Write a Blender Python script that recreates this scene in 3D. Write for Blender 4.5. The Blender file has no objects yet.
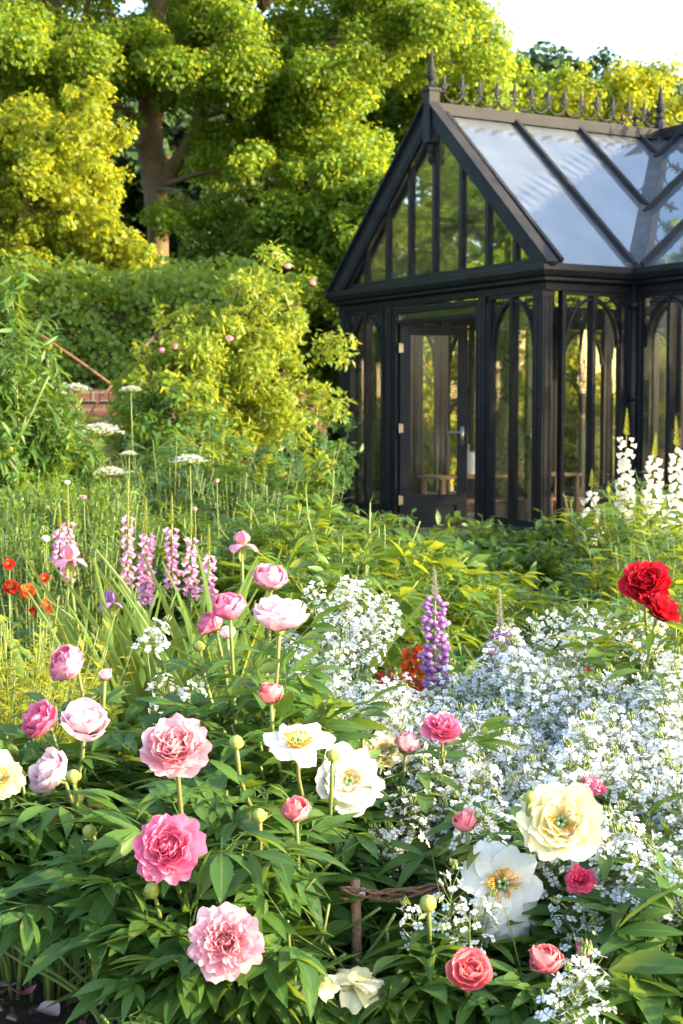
import bpy, math
import numpy as np
from mathutils import Vector, Matrix

# ------------------------------------------------------------------ basics
SC = bpy.context.scene
COL = SC.collection
PI = math.pi
R = math.radians
FPX, CX, CY, CAMZ = 1500.0, 341.5, 512.0, 1.30
PITCH = math.atan(103 / 1500.0)
RNG = np.random.default_rng(11)


def P(px, py, Y):
    """world point seen at a photo pixel at forward distance Y (used once, to measure the place)"""
    dx, dy = (px - CX) / FPX, (CY - py) / FPX
    d = np.array([dx, math.cos(PITCH) + dy * math.sin(PITCH), -math.sin(PITCH) + dy * math.cos(PITCH)])
    s = Y / d[1]
    return np.array([dx * s, Y, CAMZ + d[2] * s])


def ground_z(x, y):
    return 0.16 * (1 - min(max((y - 3.2) / 3.0, 0.0), 1.0))


def nrm(a):
    a = np.asarray(a, float)
    return a / (np.linalg.norm(a, axis=-1, keepdims=True) + 1e-9)


# ------------------------------------------------------------------ mesh builder
class MB:
    def __init__(s):
        s.V, s.F, s.v, s.g, s.m, s.n = [], [], [], [], [], 0

    def add(s, V, F, v=0.5, g=0.0, m=0):
        V = np.asarray(V, float).reshape(-1, 3)
        N = len(V)
        s.V.append(V)
        Fs = F if isinstance(F, list) else [F]
        for f in Fs:
            f = np.asarray(f, int)
            if f.size == 0:
                continue
            s.F.append(f + s.n)
            s.m.append(np.full(len(f), m, int))
        s.v.append(np.broadcast_to(np.asarray(v, float), (N,)).copy())
        s.g.append(np.broadcast_to(np.asarray(g, float), (N,)).copy())
        s.n += N
        return s

    def box(s, a, b, m=0):
        x0, y0, z0 = a
        x1, y1, z1 = b
        V = [(x0, y0, z0), (x1, y0, z0), (x1, y1, z0), (x0, y1, z0), (x0, y0, z1), (x1, y0, z1), (x1, y1, z1), (x0, y1, z1)]
        F = [(0, 3, 2, 1), (4, 5, 6, 7), (0, 1, 5, 4), (1, 2, 6, 5), (2, 3, 7, 6), (3, 0, 4, 7)]
        return s.add(V, np.array(F), m=m)

    def beam(s, p, q, w, h, up=(0, 0, 1), m=0):
        p, q = np.array(p, float), np.array(q, float)
        d = nrm(q - p)
        side = nrm(np.cross(d, up))
        u = np.cross(side, d)
        V = []
        for c in (p, q):
            for a, b in ((-1, -1), (1, -1), (1, 1), (-1, 1)):
                V.append(c + side * a * w / 2 + u * b * h / 2)
        F = [(0, 1, 2, 3), (7, 6, 5, 4), (0, 4, 5, 1), (1, 5, 6, 2), (2, 6, 7, 3), (3, 7, 4, 0)]
        return s.add(V, np.array(F)[:, ::-1], m=m)

    def tube(s, pts, rad, n=6, m=0, v=0.5, cap=True):
        pts = np.asarray(pts, float)
        K = len(pts)
        rad = np.broadcast_to(np.asarray(rad, float), (K,))
        T = nrm(np.gradient(pts, axis=0))
        ref = np.array([1.0, 0, 0]) if abs(T[0][0]) < 0.8 else np.array([0, 1.0, 0])
        A = np.zeros((K, 3))
        a = nrm(ref - T[0] * np.dot(ref, T[0]))
        for i in range(K):
            a = nrm(a - T[i] * np.dot(a, T[i]))
            A[i] = a
        B = np.cross(T, A)
        th = np.arange(n) * 2 * PI / n
        V = pts[:, None, :] + rad[:, None, None] * (np.cos(th)[None, :, None] * A[:, None, :] + np.sin(th)[None, :, None] * B[:, None, :])
        i, j = np.meshgrid(np.arange(K - 1), np.arange(n), indexing='ij')
        j2 = (j + 1) % n
        F = np.stack([i * n + j, i * n + j2, (i + 1) * n + j2, (i + 1) * n + j], -1).reshape(-1, 4)
        Fs = [F]
        if cap:
            Fs.append(np.array([np.arange(n)[::-1], (K - 1) * n + np.arange(n)]))
        return s.add(V.reshape(-1, 3), Fs, v=v, g=np.repeat(np.linspace(0, 1, K), n), m=m)

    def lathe(s, prof, n=10, at=(0, 0, 0), m=0, v=0.5, g=0.0):
        prof = np.array(prof, float)
        K = len(prof)
        th = np.arange(n) * 2 * PI / n
        V = np.stack([prof[:, 0, None] * np.cos(th), prof[:, 0, None] * np.sin(th), np.repeat(prof[:, 1, None], n, 1)], -1).reshape(-1, 3) + np.array(at)
        i, j = np.meshgrid(np.arange(K - 1), np.arange(n), indexing='ij')
        j2 = (j + 1) % n
        F = np.stack([i * n + j, i * n + j2, (i + 1) * n + j2, (i + 1) * n + j], -1).reshape(-1, 4)
        return s.add(V, F, v=v, g=g, m=m)

    def scatter(s, tpl, Rm, T, S, v=None, m=0):
        """copies of a template (V, [F...], g) with rotation (N,3,3), place (N,3), scale (N,)"""
        V, Fs, g = tpl
        N = len(T)
        if N == 0:
            return s
        k = len(V)
        S = np.broadcast_to(np.asarray(S, float), (N,)) if np.ndim(S) < 2 else S
        Vs = V[None] * (S[:, None, None] if S.ndim == 1 else S[:, None, :])
        W = np.einsum('nij,nkj->nki', Rm, Vs) + T[:, None, :]
        off = (np.arange(N) * k)[:, None, None]
        FF = [(f[None] + off).reshape(-1, f.shape[1]) for f in Fs]
        if v is None:
            v = RNG.random(N)
        v = np.broadcast_to(np.asarray(v, float), (N,))
        return s.add(W.reshape(-1, 3), FF, v=np.repeat(v, k), g=np.tile(g, N), m=m)

    def merge(s, o, M=None):
        V = np.concatenate(o.V)
        if M is not None:
            V = V @ np.array(M)[:3, :3].T + np.array(M)[:3, 3]
        for f, mm in zip(o.F, o.m):
            s.F.append(f + s.n)
            s.m.append(mm)
        s.V.append(V)
        s.v += o.v
        s.g += o.g
        s.n += len(V)
        return s

    def build(s, name, mats, parent=None, smooth=True, loc=(0, 0, 0), rz=0):
        me = bpy.data.meshes.new(name)
        V = np.concatenate(s.V)
        loops = np.concatenate([f.reshape(-1) for f in s.F])
        sizes = np.concatenate([np.full(len(f), f.shape[1], int) for f in s.F])
        starts = np.concatenate([[0], np.cumsum(sizes)[:-1]])
        me.vertices.add(len(V))
        me.vertices.foreach_set('co', V.astype(np.float32).ravel())
        me.loops.add(len(loops))
        me.loops.foreach_set('vertex_index', loops.astype(np.int32))
        me.polygons.add(len(sizes))
        me.polygons.foreach_set('loop_start', starts.astype(np.int32))
        me.polygons.foreach_set('loop_total', sizes.astype(np.int32))
        me.polygons.foreach_set('material_index', np.concatenate(s.m).astype(np.int32))
        me.polygons.foreach_set('use_smooth', np.full(len(sizes), bool(smooth)))
        for nm, dat in (('v', s.v), ('g', s.g)):
            at = me.attributes.new(nm, 'FLOAT', 'POINT')
            at.data.foreach_set('value', np.concatenate(dat).astype(np.float32))
        me.update(calc_edges=True)
        me.validate()
        for mt in (mats if isinstance(mats, (list, tuple)) else [mats]):
            me.materials.append(mt)
        o = bpy.data.objects.new(name, me)
        COL.objects.link(o)
        if parent is not None:
            o.parent = parent
        o.location = loc
        o.rotation_euler = (0, 0, rz)
        return o


def tag(o, label=None, cat=None, group=None, kind=None):
    if label:
        o['label'] = label
    if cat:
        o['category'] = cat
    if group:
        o['group'] = group
    if kind:
        o['kind'] = kind
    return o


def thing(name, label, cat, loc=(0, 0, 0), rz=0, group=None, scale=1):
    o = bpy.data.objects.new(name, None)
    o.empty_display_size = 0.1
    COL.objects.link(o)
    o.location = [float(c) for c in loc]
    o.rotation_euler = (0, 0, rz)
    o.scale = (scale,) * 3
    return tag(o, label, cat, group)


def dup(root, loc, rz=0, scale=1, label=None, group=None):
    def rec(o, par):
        c = o.copy()
        COL.objects.link(c)
        c.parent = par
        for ch in list(o.children):
            rec(ch, c)
        return c
    c = rec(root, None)
    c.location = [float(a) for a in loc]
    c.rotation_euler = (0, 0, rz)
    c.scale = (scale,) * 3
    if label:
        c['label'] = label
    if group:
        c['group'] = group
    return c


def frames(Y, Z):
    """rotation matrices: local +Y along Y, local +Z near Z"""
    Y = nrm(Y)
    X = nrm(np.cross(Y, Z))
    Z = np.cross(X, Y)
    return np.stack([X, Y, Z], -1)


# ------------------------------------------------------------------ materials
def newmat(name):
    m = bpy.data.materials.new(name)
    m.use_nodes = True
    nt = m.node_tree
    for n in list(nt.nodes):
        nt.nodes.remove(n)
    out = nt.nodes.new('ShaderNodeOutputMaterial')
    return m, nt, out


def N(nt, t, **kw):
    n = nt.nodes.new(t)
    for k, v in kw.items():
        if k in n.inputs:
            n.inputs[k].default_value = v
        else:
            setattr(n, k, v)
    return n


def c4(c):
    return (c[0], c[1], c[2], 1)


def mixc(nt, fac, a, b, mode='MIX'):
    n = nt.nodes.new('ShaderNodeMix')
    n.data_type = 'RGBA'
    n.blend_type = mode
    for sock, val in ((n.inputs[0], fac), (n.inputs[6], a), (n.inputs[7], b)):
        if hasattr(val, 'is_linked'):
            nt.links.new(val, sock)
        else:
            sock.default_value = val if not isinstance(val, tuple) else (c4(val) if len(val) == 3 else val)
    return n.outputs[2]


def attr(nt, name):
    return N(nt, 'ShaderNodeAttribute', attribute_name=name).outputs['Fac']


def ramp(nt, fac, stops):
    r = nt.nodes.new('ShaderNodeValToRGB')
    e = r.color_ramp.elements
    while len(e) < len(stops):
        e.new(0.5)
    for i, (p, c) in enumerate(stops):
        e[i].position = p
        e[i].color = c4(c) if not np.isscalar(c) else (c, c, c, 1)
    nt.links.new(fac, r.inputs[0])
    return r.outputs[0]


def leafmat(name, a, b, tr, amt=0.4, rough=0.42, vein=None, spec=0.35, dead=None):
    m, nt, out = newmat(name)
    col = mixc(nt, attr(nt, 'v'), a, b)
    nz = N(nt, 'ShaderNodeTexNoise', Scale=9.0, Detail=3.0)
    g = N(nt, 'ShaderNodeNewGeometry')
    nt.links.new(g.outputs['Position'], nz.inputs['Vector'])
    col = mixc(nt, ramp(nt, nz.outputs['Fac'], [(0.35, 0.0), (0.7, 0.45)]), col, tuple(min(1, x * 1.45) for x in b))
    if dead:
        nd = N(nt, 'ShaderNodeTexNoise', Scale=38.0, Detail=4.0)
        nt.links.new(g.outputs['Position'], nd.inputs['Vector'])
        col = mixc(nt, ramp(nt, nd.outputs['Fac'], [(0.64, 0.0), (0.70, 0.75)]), col, (0.17, 0.15, 0.04))
        col = mixc(nt, ramp(nt, attr(nt, 'v'), [(0.955, 0.0), (0.97, 0.8)]), col, dead)
    if vein:
        col = mixc(nt, ramp(nt, attr(nt, 'g'), [(0.0, 0.75), (0.14, 0.0)]), col, vein)
    p = N(nt, 'ShaderNodeBsdfPrincipled', Roughness=rough)
    p.inputs['Specular IOR Level'].default_value = spec
    nt.links.new(col, p.inputs['Base Color'])
    t = N(nt, 'ShaderNodeBsdfTranslucent')
    nt.links.new(mixc(nt, attr(nt, 'v'), tr, tuple(x * 0.75 for x in tr)), t.inputs['Color'])
    mx = N(nt, 'ShaderNodeMixShader')
    mx.inputs[0].default_value = amt
    nt.links.new(p.outputs[0], mx.inputs[1])
    nt.links.new(t.outputs[0], mx.inputs[2])
    nt.links.new(mx.outputs[0], out.inputs[0])
    return m


def petalmat(name, base, tip, alt, amt=0.3, rough=0.5, streak=0.5):
    """colour runs from base to tip (attribute g), alt is the tint of some petals (attribute v)"""
    m, nt, out = newmat(name)
    col = ramp(nt, attr(nt, 'g'), [(0.0, base), (0.45, tuple((a + b) / 2 for a, b in zip(base, tip))), (1.0, tip)])
    col = mixc(nt, attr(nt, 'v'), col, mixc(nt, 0.75, col, alt))
    nz = N(nt, 'ShaderNodeTexNoise', Scale=160.0, Detail=2.0)
    tc = N(nt, 'ShaderNodeTexCoord')
    nt.links.new(tc.outputs['Object'], nz.inputs['Vector'])
    col = mixc(nt, ramp(nt, nz.outputs['Fac'], [(0.42, 0.0), (0.72, streak)]), col, tuple(min(1.0, x * 1.25 + 0.03) for x in tip))
    ne = N(nt, 'ShaderNodeTexNoise', Scale=70.0, Detail=3.0)
    nt.links.new(tc.outputs['Object'], ne.inputs['Vector'])
    ed = N(nt, 'ShaderNodeMath', operation='MULTIPLY')
    nt.links.new(ramp(nt, attr(nt, 'g'), [(0.86, 0.0), (1.0, 0.55)]), ed.inputs[0])
    nt.links.new(ramp(nt, ne.outputs['Fac'], [(0.54, 0.0), (0.62, 1.0)]), ed.inputs[1])
    col = mixc(nt, ed.outputs[0], col, tuple(x * y for x, y in zip(tip, (0.72, 0.55, 0.40))))
    p = N(nt, 'ShaderNodeBsdfPrincipled', Roughness=rough)
    p.inputs['Specular IOR Level'].default_value = 0.2
    nt.links.new(col, p.inputs['Base Color'])
    t = N(nt, 'ShaderNodeBsdfTranslucent')
    nt.links.new(col, t.inputs['Color'])
    mx = N(nt, 'ShaderNodeMixShader')
    mx.inputs[0].default_value = amt
    nt.links.new(p.outputs[0], mx.inputs[1])
    nt.links.new(t.outputs[0], mx.inputs[2])
    nt.links.new(mx.outputs[0], out.inputs[0])
    return m


def plain(name, col, rough=0.6, col2=None, scale=12.0, bump=0.0, metal=0.0, bscale=None, spec=0.4):
    m, nt, out = newmat(name)
    p = N(nt, 'ShaderNodeBsdfPrincipled', Roughness=rough, Metallic=metal)
    p.inputs['Specular IOR Level'].default_value = spec
    tc = N(nt, 'ShaderNodeTexCoord')
    nz = N(nt, 'ShaderNodeTexNoise', Scale=scale, Detail=6.0, Roughness=0.65)
    nt.links.new(tc.outputs['Object'], nz.inputs['Vector'])
    c = mixc(nt, ramp(nt, nz.outputs['Fac'], [(0.35, 0.0), (0.68, 1.0)]), col, col2 or tuple(x * 0.7 for x in col))
    nt.links.new(c, p.inputs['Base Color'])
    if bump:
        nb = N(nt, 'ShaderNodeTexNoise', Scale=bscale or scale * 3, Detail=5.0)
        nt.links.new(tc.outputs['Object'], nb.inputs['Vector'])
        b = N(nt, 'ShaderNodeBump', Strength=bump, Distance=0.02)
        nt.links.new(nb.outputs['Fac'], b.inputs['Height'])
        nt.links.new(b.outputs[0], p.inputs['Normal'])
    nt.links.new(p.outputs[0], out.inputs[0])
    return m


def glassmat(name, tint, haze, hazecol, refl=0.06, streaks=0.3, fk=1.0):
    m, nt, out = newmat(name)
    tr = N(nt, 'ShaderNodeBsdfTransparent', Color=c4(tint))
    gl = N(nt, 'ShaderNodeBsdfGlossy', Roughness=0.02)
    df = N(nt, 'ShaderNodeBsdfDiffuse', Color=c4(hazecol))
    tl = N(nt, 'ShaderNodeBsdfTranslucent', Color=c4(hazecol))
    mdt = N(nt, 'ShaderNodeMixShader')
    mdt.inputs[0].default_value = 0.3
    nt.links.new(df.outputs[0], mdt.inputs[1])
    nt.links.new(tl.outputs[0], mdt.inputs[2])
    tc = N(nt, 'ShaderNodeTexCoord')
    nz = N(nt, 'ShaderNodeTexNoise', Scale=1.7, Detail=5.0, Roughness=0.6)
    mp = N(nt, 'ShaderNodeMapping')
    mp.inputs['Scale'].default_value = (1.6, 1.6, 0.7)
    nt.links.new(tc.outputs['Object'], mp.inputs[0])
    nt.links.new(mp.outputs[0], nz.inputs['Vector'])
    hz = ramp(nt, nz.outputs['Fac'], [(0.3, haze * (1 - streaks)), (0.7, min(1.0, haze * (1 + streaks)))])
    m1 = N(nt, 'ShaderNodeMixShader')
    nt.links.new(hz, m1.inputs[0])
    nt.links.new(tr.outputs[0], m1.inputs[1])
    nt.links.new(mdt.outputs[0], m1.inputs[2])
    fr = N(nt, 'ShaderNodeFresnel', IOR=1.5)
    mth = N(nt, 'ShaderNodeMath', operation='MULTIPLY_ADD')
    nt.links.new(fr.outputs[0], mth.inputs[0])
    mth.inputs[1].default_value = fk
    mth.inputs[2].default_value = refl
    m2 = N(nt, 'ShaderNodeMixShader')
    nt.links.new(mth.outputs[0], m2.inputs[0])
    nt.links.new(m1.outputs[0], m2.inputs[1])
    nt.links.new(gl.outputs[0], m2.inputs[2])
    nt.links.new(m2.outputs[0], out.inputs[0])
    return m


def brickmat(name):
    m, nt, out = newmat(name)
    tc = N(nt, 'ShaderNodeTexCoord')
    br = N(nt, 'ShaderNodeTexBrick', Scale=1.0)
    br.inputs['Color1'].default_value = (0.24, 0.10, 0.06, 1)
    br.inputs['Color2'].default_value = (0.16, 0.07, 0.045, 1)
    br.inputs['Mortar'].default_value = (0.22, 0.19, 0.15, 1)
    br.inputs['Mortar Size'].default_value = 0.009
    br.inputs['Brick Width'].default_value = 0.22
    br.inputs['Row Height'].default_value = 0.072
    sp = N(nt, 'ShaderNodeSeparateXYZ')
    cb = N(nt, 'ShaderNodeCombineXYZ')
    ad = N(nt, 'ShaderNodeMath', operation='ADD')
    nt.links.new(tc.outputs['Object'], sp.inputs[0])
    nt.links.new(sp.outputs[0], ad.inputs[0])
    nt.links.new(sp.outputs[1], ad.inputs[1])
    nt.links.new(ad.outputs[0], cb.inputs[0])
    nt.links.new(sp.outputs[2], cb.inputs[1])
    nt.links.new(cb.outputs[0], br.inputs['Vector'])
    nz = N(nt, 'ShaderNodeTexNoise', Scale=6.0, Detail=6.0)
    nt.links.new(tc.outputs['Object'], nz.inputs['Vector'])
    c = mixc(nt, ramp(nt, nz.outputs['Fac'], [(0.45, 0.0), (0.75, 0.7)]), br.outputs['Color'], (0.10, 0.09, 0.06))
    p = N(nt, 'ShaderNodeBsdfPrincipled', Roughness=0.85)
    nt.links.new(c, p.inputs['Base Color'])
    b = N(nt, 'ShaderNodeBump', Strength=0.6, Distance=0.01)
    b.invert = True
    nt.links.new(br.outputs['Fac'], b.inputs['Height'])
    nt.links.new(b.outputs[0], p.inputs['Normal'])
    nt.links.new(p.outputs[0], out.inputs[0])
    return m


M = {}
M['peony_leaf'] = leafmat('peony_leaf', (0.027, 0.082, 0.020), (0.075, 0.16, 0.030), (0.32, 0.47, 0.05), 0.34, 0.47, (0.14, 0.22, 0.07), 0.32, (0.22, 0.2, 0.03))
M['peony_leaf_light'] = leafmat('peony_leaf_light', (0.042, 0.105, 0.014), (0.085, 0.165, 0.022), (0.46, 0.54, 0.03), 0.4, 0.38, (0.16, 0.26, 0.07))
M['green_leaf'] = leafmat('green_leaf', (0.024, 0.074, 0.014), (0.052, 0.122, 0.022), (0.32, 0.44, 0.03), 0.36, 0.45, (0.12, 0.2, 0.06))
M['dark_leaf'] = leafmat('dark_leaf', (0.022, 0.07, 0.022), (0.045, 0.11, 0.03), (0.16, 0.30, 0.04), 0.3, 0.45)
M['grey_leaf'] = leafmat('grey_leaf', (0.042, 0.09, 0.035), (0.075, 0.135, 0.048), (0.28, 0.40, 0.07), 0.33, 0.55)
M['blue_leaf'] = leafmat('blue_leaf', (0.026, 0.068, 0.030), (0.05, 0.108, 0.042), (0.20, 0.32, 0.05), 0.3, 0.5)
M['iris_leaf'] = leafmat('iris_leaf', (0.05, 0.125, 0.05), (0.10, 0.18, 0.045), (0.58, 0.62, 0.06), 0.48, 0.4)
M['lime_leaf'] = leafmat('lime_leaf', (0.20, 0.24, 0.02), (0.32, 0.34, 0.03), (0.70, 0.68, 0.05), 0.42, 0.5)
M['tree_leaf'] = leafmat('tree_leaf', (0.055, 0.135, 0.014), (0.11, 0.19, 0.018), (0.54, 0.64, 0.04), 0.5, 0.5)
M['tree_leaf_gold'] = leafmat('tree_leaf_gold', (0.09, 0.155, 0.012), (0.17, 0.22, 0.018), (0.68, 0.68, 0.03), 0.48, 0.5)
M['tree_leaf_deep'] = leafmat('tree_leaf_deep', (0.05, 0.11, 0.016), (0.085, 0.145, 0.02), (0.45, 0.50, 0.03), 0.42, 0.5)
M['forest_leaf'] = leafmat('forest_leaf', (0.016, 0.045, 0.014), (0.03, 0.07, 0.018), (0.10, 0.16, 0.02), 0.2, 0.6)
M['hedge_leaf'] = leafmat('hedge_leaf', (0.06, 0.14, 0.018), (0.12, 0.20, 0.025), (0.55, 0.62, 0.03), 0.42, 0.45)
M['rose_leaf'] = leafmat('rose_leaf', (0.075, 0.16, 0.02), (0.17, 0.24, 0.03), (0.62, 0.66, 0.05), 0.46, 0.45, None, 0.35, (0.35, 0.14, 0.05))
M['stem'] = plain('stem_green', (0.13, 0.20, 0.05), 0.5, (0.18, 0.22, 0.06), 30)
M['stem_red'] = plain('stem_reddish', (0.20, 0.17, 0.06), 0.5, (0.16, 0.22, 0.06), 20)
M['bud'] = plain('bud_green', (0.28, 0.36, 0.07), 0.45, (0.36, 0.36, 0.08), 60)
M['bark'] = plain('bark', (0.20, 0.145, 0.085), 0.9, (0.09, 0.065, 0.04), 3.0, 1.0, bscale=14)
M['bark_dark'] = plain('bark_dark', (0.09, 0.065, 0.04), 0.9, (0.05, 0.04, 0.025), 4.0, 0.8)
M['twig'] = plain('twig', (0.23, 0.12, 0.065), 0.8, (0.12, 0.065, 0.04), 40, 0.5)
M['stake'] = plain('stake_wood', (0.30, 0.19, 0.11), 0.85, (0.17, 0.11, 0.07), 25, 0.6)
M['string'] = plain('string', (0.62, 0.60, 0.55), 0.9)
M['paint'] = plain('black_paint', (0.008, 0.009, 0.012), 0.45, (0.018, 0.018, 0.019), 4.0, 0.06, bscale=50, spec=0.3)
M['paint_roof'] = plain('roof_paint', (0.013, 0.0145, 0.019), 0.72, (0.026, 0.027, 0.031), 5.0, 0.06, bscale=50, spec=.28)
M['lead'] = plain('lead', (0.045, 0.048, 0.055), 0.55, (0.085, 0.088, 0.095), 6.0, 0.15)
M['brass'] = plain('brass', (0.62, 0.48, 0.28), 0.4, (0.45, 0.34, 0.2), 20, metal=0.9)
M['steel'] = plain('steel', (0.4, 0.4, 0.4), 0.35, metal=0.9)
M['brick'] = brickmat('brick')
M['glass'] = glassmat('window_glass', (0.985, 0.992, 0.985), 0.009, (0.55, 0.60, 0.50), 0.0, 0.7, 0.6)
M['roof_glass'] = glassmat('roof_glass', (0.95, 0.97, 0.98), 0.22, (0.68, 0.79, 0.92), 0.20, 0.3, 1.0)  # pale blue diffuse film in the colour stands in for reflected sky
M['clear_roof_glass'] = glassmat('clear_roof_glass', (0.97, 0.985, 0.98), 0.045, (0.62, 0.68, 0.66), 0.01, 0.6, 0.7)
M['wood'] = plain('bench_wood', (0.36, 0.23, 0.13), 0.7, (0.24, 0.15, 0.08), 8.0, 0.3)
M['terracotta'] = plain('terracotta', (0.42, 0.17, 0.08), 0.8, (0.34, 0.16, 0.10), 9.0, 0.1)
M['wicker'] = plain('wicker', (0.32, 0.19, 0.09), 0.8, (0.18, 0.10, 0.05), 60.0, 0.8)
M['zinc'] = plain('zinc', (0.55, 0.55, 0.50), 0.5, (0.42, 0.42, 0.39), 8.0)
M['tile'] = plain('floor_tile', (0.28, 0.20, 0.15), 0.8, (0.2, 0.15, 0.12), 6.0, 0.2)
M['yellow'] = plain('stamen_yellow', (0.75, 0.42, 0.04), 0.6, (0.62, 0.30, 0.03), 200)
M['carpel'] = plain('carpel_green', (0.22, 0.34, 0.16), 0.5, (0.30, 0.40, 0.2), 80)
PM = {
    'pink': petalmat('petal_pink', (0.80, 0.12, 0.30), (0.90, 0.38, 0.52), (0.92, 0.50, 0.62), 0.36),
    'hot': petalmat('petal_hot_pink', (0.80, 0.07, 0.24), (0.90, 0.25, 0.43), (0.90, 0.36, 0.52), 0.36),
    'soft': petalmat('petal_soft_pink', (0.88, 0.24, 0.35), (0.93, 0.52, 0.58), (0.94, 0.62, 0.66), 0.38),
    'pale': petalmat('petal_pale_pink', (0.86, 0.34, 0.46), (0.93, 0.66, 0.72), (0.93, 0.80, 0.83), 0.38),
    'coral': petalmat('petal_coral', (0.80, 0.11, 0.18), (0.90, 0.30, 0.35), (0.91, 0.45, 0.45), 0.36),
    'crimson': petalmat('petal_crimson', (0.70, 0.02, 0.13), (0.85, 0.09, 0.24), (0.86, 0.2, 0.34), .36),
    'cream': petalmat('petal_cream', (0.78, 0.66, 0.25), (0.86, 0.80, 0.50), (0.88, 0.84, 0.64), 0.35),
    'white': petalmat('petal_white', (0.80, 0.80, 0.62), (0.88, 0.88, 0.86), (0.84, 0.85, 0.80), 0.35),
    'red': petalmat('petal_red', (0.30, 0.004, 0.012), (0.62, 0.016, 0.035), (0.68, 0.03, 0.06), 0.25, 0.5, 0.3),
    'rocket': petalmat('petal_rocket', (0.56, 0.64, 0.48), (0.78, 0.84, 0.93), (0.84, 0.87, 0.91), 0.38, 0.6, 0.2),
    'lupin': petalmat('petal_lupin', (0.30, 0.12, 0.42), (0.42, 0.20, 0.52), (0.60, 0.32, 0.58), 0.3),
    'foxpink': petalmat('petal_mauve_pink', (0.74, 0.40, 0.60), (0.72, 0.34, 0.58), (0.80, 0.50, 0.62), 0.35),
    'foxwhite': petalmat('petal_ivory', (0.74, 0.74, 0.54), (0.88, 0.85, 0.76), (0.88, 0.84, 0.80), 0.38),
    'irispink': petalmat('petal_iris_pink', (0.80, 0.50, 0.30), (0.80, 0.28, 0.52), (0.80, 0.36, 0.58), 0.4),
    'irisviolet': petalmat('petal_iris_violet', (0.40, 0.24, 0.42), (0.36, 0.20, 0.50), (0.46, 0.30, 0.56), 0.4),
    'geum': petalmat('petal_scarlet', (0.34, 0.015, 0.008), (0.56, 0.025, 0.018), (0.62, 0.07, 0.03), 0.3),
    'orange': petalmat('petal_orange', (0.62, 0.07, 0.02), (0.72, 0.20, 0.03), (0.68, 0.06, 0.02), 0.35),
    'lupinbud': petalmat('petal_lupin_bud', (0.34, 0.36, 0.22), (0.46, 0.36, 0.44), (0.52, 0.50, 0.36), 0.3),
    'umbel': petalmat('petal_umbel', (0.62, 0.70, 0.48), (0.84, 0.86, 0.80), (0.86, 0.87, 0.84), 0.3),
}


# ------------------------------------------------------------------ templates
def leaf_tpl(w=0.3, n=4, fold=0.25, curl=0.25, pk=0.42, serr=0.0):
    """leaf along +Y, unit length, folded on its midrib; g = 0 on the midrib, 1 on the edge"""
    V, g = [], []
    for i in range(n + 1):
        t = i / n
        ww = w / 2 * (t / pk) ** 0.7 if t < pk else w / 2 * max(0.0, 1 - ((t - pk) / (1 - pk)) ** 1.6)
        ww = max(ww, 0.004)
        if serr and 0 < i < n:
            ww *= 1 + serr * (1 if i % 2 else -1)
        z = -curl * t * t
        V += [(-ww, t, z + fold * ww), (0, t, z), (ww, t, z + fold * ww)]
        g += [1, 0, 1]
    F = []
    for i in range(n):
        a = i * 3
        F += [(a, a + 1, a + 4, a + 3), (a + 1, a + 2, a + 5, a + 4)]
    return np.array(V), [np.array(F)], np.array(g, float)


L_TREE = (np.array([(0, 0, 0), (0.34, 0.30, 0.08), (0.40, 0.62, 0.05), (0, 1, -0.14), (-0.40, 0.62, 0.05), (-0.34, 0.30, 0.08), (0, 0.5, -0.04)], float),
          [np.array([(0, 1, 2, 6), (6, 2, 3, 4), (0, 6, 4, 5)])], np.array([0, 1, 1, .3, 1, 1, 0], float))
L_LANCE = leaf_tpl(0.22, 4, 0.3, 0.3)
L_OVATE = leaf_tpl(0.46, 4, 0.25, 0.3)
L_NARROW = leaf_tpl(0.11, 4, 0.3, 0.25)
L_SMALL = leaf_tpl(0.42, 2, 0.3, 0.15)
L_PEONY = leaf_tpl(0.33, 5, 0.28, 0.28, 0.45)


def join_tpl(parts):
    V, Fs, g, n = [], {}, [], 0
    for (v, fs, gg) in parts:
        V.append(v)
        g.append(gg)
        for f in fs:
            Fs.setdefault(f.shape[1], []).append(f + n)
        n += len(v)
    return np.concatenate(V), [np.concatenate(f) for f in Fs.values()], np.concatenate(g)


def tf(tpl, Rm=None, t=(0, 0, 0), s=1.0):
    V, F, g = tpl
    V = V * s
    if Rm is not None:
        V = V @ np.asarray(Rm).T
    return V + np.array(t), F, g


def peony_leaf_tpl(r):
    """a biternate leaf: a stalk and three stalklets with three pointed leaflets each, about 1 long"""
    parts = []

    def stalk(p, q, rad):
        mb = MB().tube([p, q], [rad, rad * 0.7], 3, cap=False)
        parts.append((mb.V[0], mb.F, np.full(len(mb.V[0]), 0.05)))
    o = np.array([0, 0.34, 0.06])
    stalk(np.zeros(3), o, 0.011)
    for ang, ln in ((-0.95, 0.15), (0.0, 0.24), (0.95, 0.15)):
        ang += r.normal(0, 0.08)
        d = np.array([math.sin(ang), math.cos(ang), r.normal(-0.02, 0.1)])
        q = o + d * ln
        stalk(o, q, 0.008)
        for da, sc in ((-0.75, 0.34), (0, 0.46), (0.75, 0.34)):
            a2 = ang + da + r.normal(0, 0.1)
            dd = nrm(np.array([math.sin(a2), math.cos(a2), r.normal(-0.12, 0.16)]))
            nz = nrm(np.array([r.normal(0, 0.22), r.normal(0, 0.15), 1]))
            parts.append(tf(leaf_tpl(r.uniform(0.27, 0.36), 5, r.uniform(0.15, 0.45), r.uniform(0.12, 0.45), 0.45), frames(dd[None], nz[None])[0], q, sc * r.uniform(0.85, 1.15)))
    return join_tpl(parts)


PEONY_LEAVES = [peony_leaf_tpl(np.random.default_rng(100 + i)) for i in range(6)]


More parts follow.
